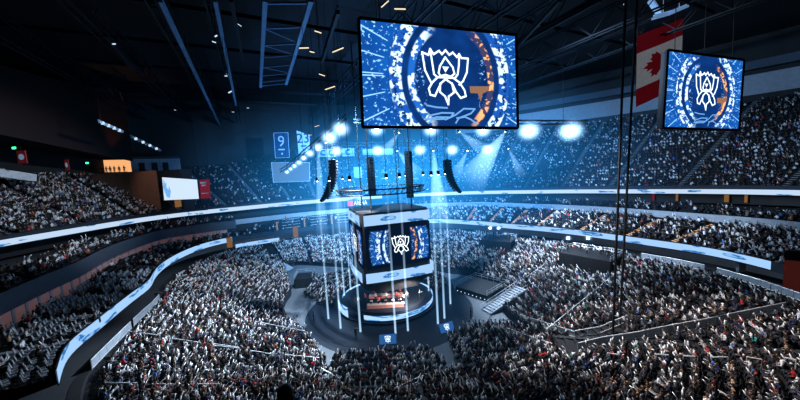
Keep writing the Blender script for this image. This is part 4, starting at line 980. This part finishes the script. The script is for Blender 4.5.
# ------------------------------------------------------------------ people
SKIN = pbr('skin', (.52, .31, .22), .6, var=.1); SKIN2 = pbr('skin_dark', (.20, .11, .075), .6, var=.1)
def shirt_mat():
    m, t = newmat('shirt'); p = t.n('ShaderNodeBsdfPrincipled'); oi = t.n('ShaderNodeObjectInfo'); t.nt.links.new(oi.outputs['Color'], p.inputs['Base Color']); p.inputs['Roughness'].default_value = .85
    return out(m, t, p.outputs[0])
SHIRT = shirt_mat(); PANTS = pbr('trousers', (.03, .035, .055), .85); SHOE = pbr('shoes', (.06, .06, .06), .6); EYEM = pbr('eyes', (.02, .015, .012), .3); LIP = pbr('lips', (.40, .15, .13), .6)
HAIRS = [pbr('hair_black', (.012, .010, .009), .5), pbr('hair_brown', (.06, .03, .016), .5), pbr('cap_red', (.45, .02, .03), .7), pbr('hair_fair', (.30, .19, .08), .5)]
STICKM = pbr('inflatable_white', (.85, .87, .9), .4)
def person_mesh(name, arms, lean=0.0, yaw=0.0, sleeves=True, stand_=False, dark=False):
    """arms: for left and right (elbow, wrist, finger direction); one continuous skinned body, seated or standing, facing +y"""
    V = []; E_ = []; R = []; tagm = []
    def v(p, r, k, par=None):
        V.append(Vector(p)); R.append(r); tagm.append(k)
        if par is not None: E_.append((par, len(V) - 1))
        return len(V) - 1
    hz = .92 if stand_ else .53
    ln = lambda h: h * math.sin(lean)
    pel = v((0, 0, hz), .145, 2); sp1 = v((0, ln(.2) - .01, hz + .2), .128, 1, pel); ch = v((0, ln(.40), hz + .42), .150, 1, sp1)
    nk = v((0, ln(.55) + .01, hz + .555), .058, 0, ch); hd0 = v((0, ln(.6) + .03, hz + .65), .060, 0, nk)
    wr = []
    for s, arm in zip((-1, 1), arms):
        sh = v((s * .18, ln(.48), hz + .47), .072, 1, ch); el = v((s * arm[0][0], arm[0][1] + ln(.4), hz + arm[0][2]), .046, 1, sh)
        mid = (V[el] + Vector((s * arm[1][0], arm[1][1] + ln(.4), hz + arm[1][2]))) / 2; fm = v(mid, .040, 1 if sleeves else 0, el)
        w = v((s * arm[1][0], arm[1][1] + ln(.4), hz + arm[1][2]), .030, 0, fm); wr.append((s, V[w].copy(), (V[w] - V[el]).normalized()))
        hp = v((s * .10, .02, hz - .03), .095, 2, pel)
        if stand_: kn = v((s * .11, .03, .50), .066, 2, hp); an = v((s * .11, 0, .10), .046, 2, kn); to = v((s * .12, .15, .05), .040, 3, an)
        else: kn = v((s * .13, .44, .52), .066, 2, hp); an = v((s * .13, .46, .11), .046, 2, kn); to = v((s * .14, .60, .05), .040, 3, an)
    me = bpy.data.meshes.new(name); me.from_pydata([tuple(p) for p in V], E_, [])
    o = bpy.data.objects.new(name, me); col.objects.link(o)
    sk = o.modifiers.new('s', 'SKIN'); sk.branch_smoothing = .4
    for i, d in enumerate(me.skin_vertices[0].data): d.radius = (R[i], R[i] * (.72 if tagm[i] in (1, 2) and R[i] > .1 else 1)); d.use_root = (i == 0)
    o.modifiers.new('u', 'SUBSURF').levels = 1
    ev = bpy.data.meshes.new_from_object(o.evaluated_get(bpy.context.evaluated_depsgraph_get())); bpy.data.objects.remove(o)
    m = MB(); m.v = [tuple(p.co) for p in ev.vertices]
    for f in ev.polygons:
        c = f.center; best = min(((c - (V[a] + (V[b] - V[a]) * max(0, min(1, (c - V[a]).dot(V[b] - V[a]) / (V[b] - V[a]).length_squared)))).length, b) for a, b in E_)[1]
        m.f.append(tuple(f.vertices)); m.mi.append(tagm[best]); m.uv.append([(0, 0)] * len(f.vertices))
    bpy.data.meshes.remove(ev)
    # head: skull, jaw, nose, ears, eyes, mouth
    b0 = len(m.v); hc = V[hd0] + Vector((0, .015, .10))
    m.lathe([(.030, -.125), (.062, -.105), (.078, -.06), (.086, 0), (.084, .05), (.066, .095), (.030, .12)], 12, hc, .88, 1.08, 0)
    for i in range(b0, len(m.v)):
        x, y, z = m.v[i]
        if z < hc.z - .05: m.v[i] = (x * 1, y + .012, z)
    m.box(hc + Vector((0, .100, -.012)), (.022, .03, .045), Matrix.Rotation(.35, 3, 'X'), 0, .6)
    for s in (-1, 1):
        m.box(hc + Vector((s * .080, 0, -.01)), (.018, .035, .055), None, 0, .8); m.box(hc + Vector((s * .032, .084, .012)), (.024, .012, .010), None, 4)
    m.box(hc + Vector((0, .088, -.058)), (.045, .012, .010), None, 5)
    Ry = Matrix.Rotation(yaw, 3, 'Z')
    for i in range(b0, len(m.v)): m.v[i] = tuple(hc + Ry @ (Vector(m.v[i]) - hc))
    # hands: palm, four fingers closing on what is held, thumb at the side
    grips = []
    for s, w, d in wr:
        fwd_ = d; side = fwd_.cross(Vector((0, 0, 1))); side = side.normalized() if side.length > .1 else Vector((1, 0, 0)); nrm = side.cross(fwd_).normalized()
        q = Matrix((side, fwd_, nrm)).transposed(); pc = w + fwd_ * .05
        m.box(pc, (.080, .10, .030), q, 0)
        for k in range(4):
            L_ = (.070, .080, .076, .060)[k]; a = pc + q @ Vector((-.030 + .020 * k, .045, 0)); b = a + q @ Vector((0, L_ * .55, -.018)); e = b + q @ Vector((0, L_ * .10, -.040)); g = e + q @ Vector((0, -L_ * .3, -.012))
            m.tube((a, b, e, g), (.010, .009, .0085, .007), 5, 0)
        a = pc + q @ Vector((-.036 * 1, -.02, -.005)); m.tube((a, a + q @ Vector((-.028, .035, -.018)), a + q @ Vector((-.012, .060, -.042))), (.012, .010, .008), 5, 0)
        grips.append((pc + q @ Vector((0, .055, -.032)), side, fwd_, nrm))
    mats = [SKIN2 if dark else SKIN, SHIRT, PANTS, SHOE, EYEM, LIP]
    return m.mesh(name, mats, True), hc, yaw, grips
def hair_mesh(kind, mat):
    m = MB()
    if kind == 'short': m.lathe([(.088, -.02), (.096, .03), (.092, .07), (.070, .112), (.030, .136)], 12, (0, -.012, 0), .92, 1.04)
    elif kind == 'long':
        m.lathe([(.088, -.02), (.098, .03), (.094, .07), (.072, .112), (.030, .138)], 12, (0, -.012, 0), .95, 1.04); m.box((0, -.075, -.10), (.17, .06, .26), None, 0, .85)
    elif kind == 'bun':
        m.lathe([(.088, -.02), (.096, .03), (.092, .07), (.070, .112), (.030, .136)], 12, (0, -.012, 0), .93, 1.04); m.lathe([(.02, -.045), (.045, -.02), (.045, .02), (.02, .045)], 8, (0, -.10, .09))
    else:
        m.lathe([(.092, .02), (.098, .05), (.090, .09), (.062, .125), (.02, .14)], 12, (0, -.005, 0), .95, 1.05); m.box((0, .12, .035), (.15, .11, .012))
    return m.mesh('hair' if kind != 'cap' else 'cap', mat, True)
LAP = ((.24, .03, .16), (.14, .30, .06)); UPR = ((.30, .12, .52), (.24, .20, .82)); FWD_ = ((.26, .18, .22), (.14, .42, .30)); HIGH = ((.26, .05, .66), (.20, .08, .94)); WIDE = ((.40, .10, .46), (.52, .20, .74)); CHIN = ((.20, .24, .08), (.06, .22, .40)); SIDE = ((.25, -.02, .20), (.27, .03, -.02))
PM = []          # mesh, head, yaw, grips, which hands hold sticks, wording
for i, (l, r, lean, yw, slv, dk, sticks, word) in enumerate(((LAP, LAP, .10, 0, True, False, (), 'hands in lap'), (UPR, UPR, .0, .2, True, False, (0, 1), 'two sticks up'), (UPR, LAP, .1, -.3, False, False, (0,), 'one stick up'),
        (FWD_, FWD_, .2, 0, True, False, (0, 1), 'sticks held forward'), (CHIN, LAP, .3, .4, False, True, (), 'hand at chin'), (HIGH, HIGH, 0, 0, False, False, (), 'arms high'),
        (LAP, WIDE, 0, -.5, True, False, (1,), 'waving a stick'), (FWD_, LAP, .1, .6, True, True, (), 'one arm forward'))):
    me, hc, yw_, gr = person_mesh('person', (l, r), lean, yw, slv, False, dk); PM.append((me, hc, yw_, gr, sticks, word))
ST0 = person_mesh('person', (SIDE, SIDE), 0, 0, True, True); ST1 = person_mesh('person', (FWD_, FWD_), .05, .2, True, True, False)
HM = [hair_mesh('short', HAIRS[0]), hair_mesh('short', HAIRS[1]), hair_mesh('long', HAIRS[0]), hair_mesh('bun', HAIRS[1]), hair_mesh('cap', HAIRS[2]), hair_mesh('long', HAIRS[3])]
SHIRTS = [('black', (.012, .012, .014)), ('white', (.72, .74, .76)), ('grey', (.22, .23, .25)), ('navy', (.02, .03, .09)), ('red', (.50, .03, .04)), ('tan', (.38, .26, .16)), ('blue', (.05, .17, .48)), ('orange', (.60, .20, .05)), ('teal', (.04, .28, .28)), ('sky-blue', (.40, .52, .66))]
SW = np.array([.43, .23, .12, .11, .026, .03, .012, .006, .006, .03]); SW /= SW.sum()
PSC = 1.18
def put_person(p, face, pm, hair, shirt, label, group, cat='person'):
    o = bpy.data.objects.new('person', pm[0]); col.objects.link(o); o.location = p; o.rotation_euler = (0, 0, face); o.color = (*shirt, 1)
    h = bpy.data.objects.new(hair.name.split('.')[0], hair); col.objects.link(h); o.scale = (PSC,) * 3; h.parent = o; h.location = pm[1]; h.rotation_euler = (0, 0, pm[2])
    return tag(o, label, cat, group)
stm = MB(); stm.lathe([(.010, -.10), (.040, -.07), (.048, .0), (.048, .36), (.040, .42), (.010, .45)], 8); STICK_ME = stm.mesh('cheering_stick', STICKM, True)

# every seat of every tier
def facing(p): return math.atan2(C.y - p.y, C.x - p.x) - PI / 2
def seats(rf, n, zf, t0, t1, aisles, hw, space, tier):
    res = []; al = sorted(a % (2 * PI) for a in aisles)
    for k in range(n):
        th = t0; num = 0
        while th < t1:
            r = rf(th, (k + .40) / n); r2 = rf(th + .01, (k + .40) / n); ds = math.hypot(r, (r2 - r) / .01); th += space / ds
            tm = th % (2 * PI); r += rng.normal(0, .10); near_ = min(min(abs(tm - a), 2 * PI - abs(tm - a)) for a in al) * r
            if near_ < hw: num = 0; continue
            num += 1; p = P(th, r, zf(th, k / (n - 1))); q = proj((p.x, p.y, p.z + 1.0))
            if q is None or not (-70 < q[0] < 870 and -30 < q[1] < 440): continue
            if tier == 'low' and (k >= n - 2 or excluded(p)): continue
            if tier == 'up' and k >= 23 and D(158) < tm < D(176): continue
            if tier == 'up' and bA - .01 < tm < D(180) and False: continue
            res.append([p, facing(p), tier, k, num, tm, q, (p - Vector((0, 0, EYE))).length])
    return res
def near_line(p):                        # keep the strip along the long railing and the openings free
    for a, b in zip(near[:-1], near[1:]):
        d = b - a; d.z = 0; v = Vector((p.x - a.x, p.y - a.y, 0)); t = max(0, min(1, v.dot(d) / d.length_squared)); w = v - d * t
        if w.length < .9: return True
        if 0 < w.y < 4.2 and 560 < proj((p.x, p.y, p.z))[0] < 625: return True
    return False
ALL = [s for s in seats(low_r, NLOW, low_z, 0, 2 * PI, LOW_A, .40, .66, 'low') if not near_line(s[0])]
ALL += seats(club_r, NCLUB, club_z, TC, T1, CLUB_A, .7, .70, 'club')
LOGE_A = [D(-14 + 13 * i) for i in range(20)]
ALL += [s for s in seats(loge_r, 4, loge_z, D(-20), T1, LOGE_A, 1.0, .75, 'loge') if not D(92) < s[5] < D(150)]
up_s = seats(up_r, NUP, up_z, T0, T1, UP_A, .70, .60, 'up')
blk0, blk1 = min(bA, bB) - .01, max(bA, bB) + .005
for s in up_s:
    if blk0 < s[5] < blk1: continue
    if 91 < s[6][0] < 190 and s[6][1] < 177 + (s[6][0] - 93) * .49: continue
    ALL.append(s)
# floor seats in two blocks near the stage, one behind it
def inpoly(x, y, poly):
    c = False; n = len(poly)
    for i in range(n):
        a, b = poly[i], poly[i - 1]
        if (a[1] > y) != (b[1] > y) and x < (b[0] - a[0]) * (y - a[1]) / (b[1] - a[1]) + a[0]: c = not c
    return c
for poly in ([(331, 357), (345, 353), (428, 349), (446, 366), (420, 379), (380, 389), (343, 391), (332, 372)], [(447, 337), (470, 326), (505, 323), (524, 326), (541, 336), (512, 350), (470, 367), (452, 356)], [(302, 294), (316, 277), (345, 272), (400, 272), (440, 274), (447, 284), (438, 292), (352, 301), (327, 306)]):
    pl = [at(x, y, .5) for x, y in poly]; pl = [(p.x, p.y) for p in pl]
    x0, x1 = min(p[0] for p in pl), max(p[0] for p in pl); y0, y1 = min(p[1] for p in pl), max(p[1] for p in pl); k = 0; y = y0
    while y < y1:
        x = x0; num = 0
        while x < x1:
            if inpoly(x, y, pl) and math.hypot(x - SC.x, y - SC.y) > 12: p = Vector((x, y, .02)); num += 1; ALL.append([p, facing(p), 'floor', k, num, 0, proj((x, y, 1)), (p - Vector((0, 0, EYE))).length])
            x += .70
        y += 1.05; k += 1
def fill_rate(s):
    x, y = s[6]
    if s[2] == 'low': return .94
    if s[2] == 'floor': return .95
    if s[2] == 'loge': return .62 if x < 300 else .35
    if s[2] == 'club': return (.12 if x < 150 and y > 250 else .45) if x < 230 else (.10 if x < 350 else .72)
    return .95 if x < 190 else (.30 if x < 330 else .74)
TAKEN = []; FREE = []
for s in ALL: (TAKEN if rng.random() < fill_rate(s) else FREE).append(s)
# the nearest ones in view are built one by one
dg = bpy.context.evaluated_depsgraph_get(); dg.update()
def seen(p, h=1.05):
    o = Vector((0, 0, EYE)); q = Vector((p.x, p.y, p.z + h)); d = q - o; L = d.length; d.normalize(); org = o + d * .3
    for _ in range(4):
        ok, loc, n, i, ob, mx = sc.ray_cast(dg, org, d)
        if not ok or (loc - o).length > L - .6: return True
        if ob.name.split('.')[0] in ('haze', 'glow', 'beam', 'post', 'top_rail', 'bottom_rail', 'infill_panel', 'rigging_cable', 'railing'): org = loc + d * .05; continue
        return False
    return True
inf = lambda s: 3 < s[6][0] < 797 and 0 < s[6][1] < 399
TAKEN.sort(key=lambda s: s[7]); FREE.sort(key=lambda s: s[7])
NEAR = []; REST = []
for s in TAKEN: (NEAR if len(NEAR) < 285 and inf(s) and seen(s[0]) else REST).append(s)
NFREE = []; RFREE = []
for s in FREE: (NFREE if len(NFREE) < 270 and inf(s) and s[2] == 'club' and seen(s[0], .8) else RFREE).append(s)
TIER = {'low': 'lower', 'club': 'balcony', 'loge': 'loge', 'up': 'upper', 'floor': 'floor'}
def region(s):
    x = s[6][0]; b = 'left' if x < 345 else ('centre' if x < 470 else 'right'); return TIER[s[2]] + ' ' + b
seen_labels = {}
secn = {}
for i, s in enumerate(NEAR):
    pm = PM[int(rng.integers(len(PM)))] if s[2] != 'up' else PM[int(rng.choice([0, 2, 4, 7, 5]))]
    sh = SHIRTS[int(rng.choice(len(SHIRTS), p=SW))]; hk = int(rng.choice(6, p=[.36, .2, .2, .1, .06, .08]))
    ais = min(range(len(LOW_A)), key=lambda j: abs((s[5] - LOW_A[j]) % (2 * PI) if (s[5] - LOW_A[j]) % (2 * PI) >= 0 else 9))
    lab = 'person in %s top, row %d seat %d past stair %d %s, %s' % (sh[0], s[3] + 1, s[4], ais + 1, region(s), pm[5])
    o = put_person(s[0], s[1] + rng.normal(0, .12), pm, HM[hk], sh[1], lab, 'seated spectators nearest the camera')
    for h in pm[4]:
        g = pm[3][h]; st_ = bpy.data.objects.new('cheering_stick', STICK_ME); col.objects.link(st_)
        ax = (g[1] * (-.25 if h == 0 else .25) + g[2] * .55 + Vector((0, .5, .35)) + Vector(rng.normal(0, .25, 3))).normalized()
        Wm = Matrix.Translation(o.location) @ Matrix.Rotation(o.rotation_euler.z, 4, 'Z') @ Matrix.Scale(PSC, 4)
        st_.matrix_basis = Wm @ Matrix.Translation(g[0]) @ ax.to_track_quat('Z', 'Y').to_matrix().to_4x4()
        tag(st_, 'white stick in %s hand, row %d seat %d past stair %d %s stand' % (('left', 'right')[h], s[3] + 1, s[4], ais + 1, region(s)), 'cheering stick', 'white cheering sticks held up in the near crowd')
# empty seats on the left balcony
m = MB(); m.box((0, .02, .44), (.46, .44, .08)); m.box((0, -.22, .74), (.46, .07, .56), Matrix.Rotation(.18, 3, 'X'), 0, .88); m.box((0, 0, .20), (.10, .20, .40)); m.box((-.25, .02, .58), (.05, .36, .05)); m.box((.25, .02, .58), (.05, .36, .05))
SEAT_ME = m.mesh('folding_seat', SEATM)
for s in NFREE:
    o = bpy.data.objects.new('folding_seat', SEAT_ME); col.objects.link(o); o.location = s[0]; o.rotation_euler = (0, 0, s[1])
    j = min(range(len(CLUB_A)), key=lambda q: (s[5] - CLUB_A[q]) % (2 * PI))
    tag(o, 'empty grey folding seat on %s, row %d, number %d past stair %d' % (region(s), s[3] + 1, s[4], j + 1), 'seat', 'empty folding seats on the balcony')
# all other seats: too many to count
def merge(name, mats, blocks):
    """blocks: list of (verts (n,3), tris (m,3), colors (n,3) or None)"""
    nv = sum(len(b[0]) for b in blocks); V = np.concatenate([b[0] for b in blocks]).astype(np.float32); off = np.cumsum([0] + [len(b[0]) for b in blocks[:-1]])
    T = np.concatenate([b[1] + o for b, o in zip(blocks, off)]).astype(np.int32)
    me = bpy.data.meshes.new(name); me.vertices.add(nv); me.vertices.foreach_set('co', V.ravel()); me.loops.add(T.size); me.loops.foreach_set('vertex_index', T.ravel())
    me.polygons.add(len(T)); me.polygons.foreach_set('loop_start', np.arange(0, T.size, 3, dtype=np.int32)); me.polygons.foreach_set('loop_total', np.full(len(T), 3, dtype=np.int32))
    if blocks[0][2] is not None:
        a = me.color_attributes.new('tint', 'FLOAT_COLOR', 'POINT'); Cc = np.ones((nv, 4), np.float32); Cc[:, :3] = np.concatenate([b[2] for b in blocks]); a.data.foreach_set('color', Cc.ravel())
    me.materials.append(mats); me.update(calc_edges=True); me.validate()
    o = bpy.data.objects.new(name, me); col.objects.link(o); return o
def tris_of(m):
    T = [];
    for f in m.f:
        for i in range(1, len(f) - 1): T.append((f[0], f[i], f[i + 1]))
    return np.array(m.v, np.float64), np.array(T, np.int64)
def placed(V, p, a, k=1.0):
    c, s_ = math.cos(a), math.sin(a); W = V * k; return np.stack([W[:, 0] * c - W[:, 1] * s_ + p.x, W[:, 0] * s_ + W[:, 1] * c + p.y, W[:, 2] + p.z], 1)
sm = MB(); sm.box((0, .02, .44), (.46, .42, .07)); sm.box((0, -.21, .70), (.46, .06, .5))
SV, ST_ = tris_of(sm)
o = merge('seating', SEATD, [(placed(SV, s[0], s[1]), ST_, None) for s in RFREE + TAKEN]); tag(o, 'rows of dark folding seats filling all the stands', 'seats', kind='stuff')
# the rest of the crowd: thousands, one object
def crowd_template(kind, seed, far):
    r = np.random.default_rng(seed); m = MB(); codes = []
    def mark(c): codes.extend([c] * (len(m.v) - len(codes)))
    lean = r.normal(.1, .12); tw = r.normal(0, .4)
    hc = Vector((lean * .5, .05 + lean * .5, 1.20)); n = 5 if far else 6
    m.lathe([(.05, -.12), (.085, -.03), (.08, .02)], n, hc, .92, 1.05); mark(0); m.lathe([(.092, .0), (.095, .05), (.05, .125)], n, hc + Vector((-.02 * math.sin(tw), -.02, 0)), .95, 1.05); mark(1)
    m.lathe([(.15, .42), (.16, .62), (.19, .92), (.10, 1.07)], n, (0, 0, 0), 1.08, .68)
    for i in range(len(codes), len(m.v)): x, y, z = m.v[i]; m.v[i] = (x, y + lean * (z - .4), z)
    mark(2)
    if not far:
        for s in (-1, 1): m.tube(((s * .1, .05, .50), (s * .13, .46, .52), (s * .13, .48, .08)), (.09, .07, .05), 4)
    else: m.box((0, .25, .48), (.34, .46, .16))
    mark(3)
    for s in (-1, 1):
        up_ = r.random()
        if kind == 0: e, w = Vector((s * .26, .08, .72)), Vector((s * .12, .32, .62))
        elif kind == 1: e, w = Vector((s * .30, .12 + lean, 1.02 + .1 * up_)), Vector((s * (.22 + .2 * up_), .22 + lean, 1.30 + .15 * up_))
        else: e, w = Vector((s * .28, .14, .80)), Vector((s * .15, .40, .88 + .2 * up_))
        m.tube((Vector((s * .19, lean * .5, .98)), e, w), (.065, .05, .035), 4); b = len(codes); mark(2)
        for q in range(b + 8, len(m.v)): codes[q] = 0 if r.random() < .8 else 2
        if kind >= 1 and r.random() < .8:
            d = Vector((r.normal(0, .45), r.normal(.4, .3), .6 + r.random() * .5)).normalized(); m.tube((w - d * .08, w + d * .20, w + d * .42), (.05, .06, .04), 4); mark(4)
    V, T = tris_of(m); return V, T, np.array(codes)
TPL = {f: [crowd_template(k, 11 * k + j, f) for k in (0, 1, 2) for j in range(4)] for f in (False, True)}
PAL = np.array([c for _, c in SHIRTS]); HPAL = np.array([(.012, .010, .009), (.03, .018, .012), (.06, .03, .016), (.20, .13, .06), (.5, .03, .04), (.7, .7, .72)]); SPAL = np.array([(.58, .36, .26), (.48, .28, .20), (.62, .42, .32), (.2, .11, .08)])
blocks = []
for s in REST:
    far = s[7] > 72; tp = TPL[far]
    if s[2] == 'up': j = int(rng.choice(12, p=[.2] * 4 + [.02] * 4 + [.03] * 4))
    elif s[2] in ('club', 'loge'): j = int(rng.choice(12, p=[.18] * 4 + [.03] * 4 + [.04] * 4))
    else: j = int(rng.choice(12, p=[.135] * 4 + [.045] * 4 + [.07] * 4))
    V, T, cd = tp[j]; k = rng.normal(1.02 if s[2] in ('up', 'loge') and s[6][0] > 190 else 1.18, .05); V2 = placed(V, s[0], s[1] + rng.normal(0, .3), k)
    cc = np.empty((len(cd), 3)); cc[cd == 0] = SPAL[int(rng.choice(4, p=[.4, .25, .2, .15]))]; cc[cd == 1] = HPAL[int(rng.choice(6, p=[.5, .2, .14, .06, .03, .07]))]
    cc[cd == 2] = PAL[int(rng.choice(len(PAL), p=SW))] * rng.uniform(.7, 1.2) * (.75 if s[2] == 'floor' else 1.0); cc[cd == 3] = (.03, .035, .05); cc[cd == 4] = (.85, .87, .9); blocks.append((V2, T, cc))
def crowd_mat():
    m, t = newmat('crowd'); p = t.n('ShaderNodeBsdfPrincipled'); a = t.n('ShaderNodeAttribute'); a.attribute_name = 'tint'; t.nt.links.new(a.outputs['Color'], p.inputs['Base Color']); p.inputs['Roughness'].default_value = .8
    return out(m, t, p.outputs[0])
o = merge('crowd', crowd_mat(), blocks); tag(o, 'dense crowd of thousands of seated spectators filling the stands', 'crowd', kind='stuff')
print('SEATS', len(ALL), 'TAKEN', len(TAKEN), 'NEAR', len(NEAR), 'farthest near', NEAR[-1][7], 'NFREE', len(NFREE), 'crowd tris', sum(len(b[1]) for b in blocks))

# people on the stage, the platforms and the open floor, and the head in front of the camera
for k, dy in enumerate((-1.5, -6.2)):
    for j in range(5):
        x = SC.x - 2.9 + j * 1.45; z = 1.42; y = SC.y + dy + .95
        c = MB(); o = thing('gaming_chair', '%s dark chair from the left behind the %s player desk' % (ORD[j], ('rear', 'front')[k]), 'chair', (x, y, z), 0, 'chairs behind the player desks')
        MB().box((0, 0, .44), (.5, .5, .10)).local('seat', DESKR, o); MB().box((0, .24, .85), (.48, .10, .75), Matrix.Rotation(-.12, 3, 'X'), 0, .8).local('backrest', BLACK, o); MB().lathe([(.03, .06), (.03, .4)], 8).box((0, 0, .03), (.55, .08, .06)).box((0, 0, .03), (.08, .55, .06)).local('base', BLACK, o)
        put_person((x, y, z), PI, PM[0] if j % 2 else PM[4], HM[j % 3], ((.55, .05, .04), (.8, .8, .82))[k], 'player in %s jersey at the %s desk on stage, %s from the left' % (('red', 'white')[k], ('rear', 'front')[k], ORD[j]), 'players at the stage desks')
for i in range(9):
    a = D(200 + 20 * i) ; p = SC + Vector((7.4 * math.cos(a), 6.6 * math.sin(a) - .6, 1.42)) if i % 2 else SC + Vector((-4.4 + i * 1.1, -3.4, 1.42))
    if i % 2 == 1 and abs(p.x - SC.x) < 4.2 and p.y < SC.y - 4: p = p + Vector((0, 1.6, 0))
    put_person(p, rng.uniform(0, 6), (ST0, ST1)[i % 2], HM[i % 4], (.78, .76, .76) if i % 3 else (.5, .06, .06), '%s crew member standing on the round stage, %s from the left' % (('red-clad', 'pale-clad', 'pale-clad')[i % 3], ORD[i]), 'crew standing on the stage')
for i, (x, y) in enumerate(((325, 366), (334, 384), (314, 322), (356, 338), (471, 318), (453, 292))):
    p = at(x, y, .02); put_person(p, facing(p), (ST0, ST1)[i % 2], HM[i % 3], (.015, .015, .02), ('dark clothed person standing on the pale aisle beside the left floor seats', 'dark clothed person standing at the lower end of the pale aisle', 'dark clothed person standing at the left edge of the floor', 'dark clothed person standing on the carpet left of the stage front', 'dark clothed person standing on the floor near the entry stairs', 'dark clothed person standing beside the side platform')[i], 'standing people on the floor')
for k in (0, 1):
    t_, w, d, nrm, zt = decks[k]
    for j in range(5):
        p = w[0] + (w[1] - w[0]) * ((j + .5) / 5) + nrm * (2.0 + 1.6 * (j % 2)); p.z = zt
        put_person(p, facing(p) + (j - 2) * .5, (ST0, ST1)[j % 2], HM[j % 4], SHIRTS[(j * 3) % 4][1], 'crew member standing on the %s broadcast platform, %s from the left' % (('large', 'smaller')[k], ORD[j]), 'crew on the broadcast platforms')
hp = atd(283, 403, 3.6); pz = hp.z - 1.50
put_person((hp.x, hp.y - .02, pz), 0, PM[0], HM[0], (.012, .012, .014), 'dark silhouetted head of a person seated right in front, bottom edge', None)
m = MB(); m.box((hp.x, 3.0, (pz - .05 + 20) / 2 + 1.7), (9, 2.6, 1.0)); 
m = MB(); m.box((hp.x, 3.35, pz - .3), (9, 1.7, .6)); S('trim_83', m.build('trim', CONC))
o = bpy.data.objects.new('folding_seat', SEAT_ME); col.objects.link(o); o.location = (hp.x, hp.y, pz); tag(o, 'folding seat under the silhouetted person at the bottom edge', 'seat')
for i, px in enumerate((102, 106, 110, 114, 119, 124)):
    p = atd(px, 168, 85.5 + (px - 97) * .1); th = facing(p); put_person((p.x, p.y, 32.2), th, (ST0, ST1)[i % 2], HM[i % 3], (.012, .012, .014), 'dark silhouette in front of the orange lit suite, %s from the left' % ORD[i], 'silhouettes in front of the lit suite')
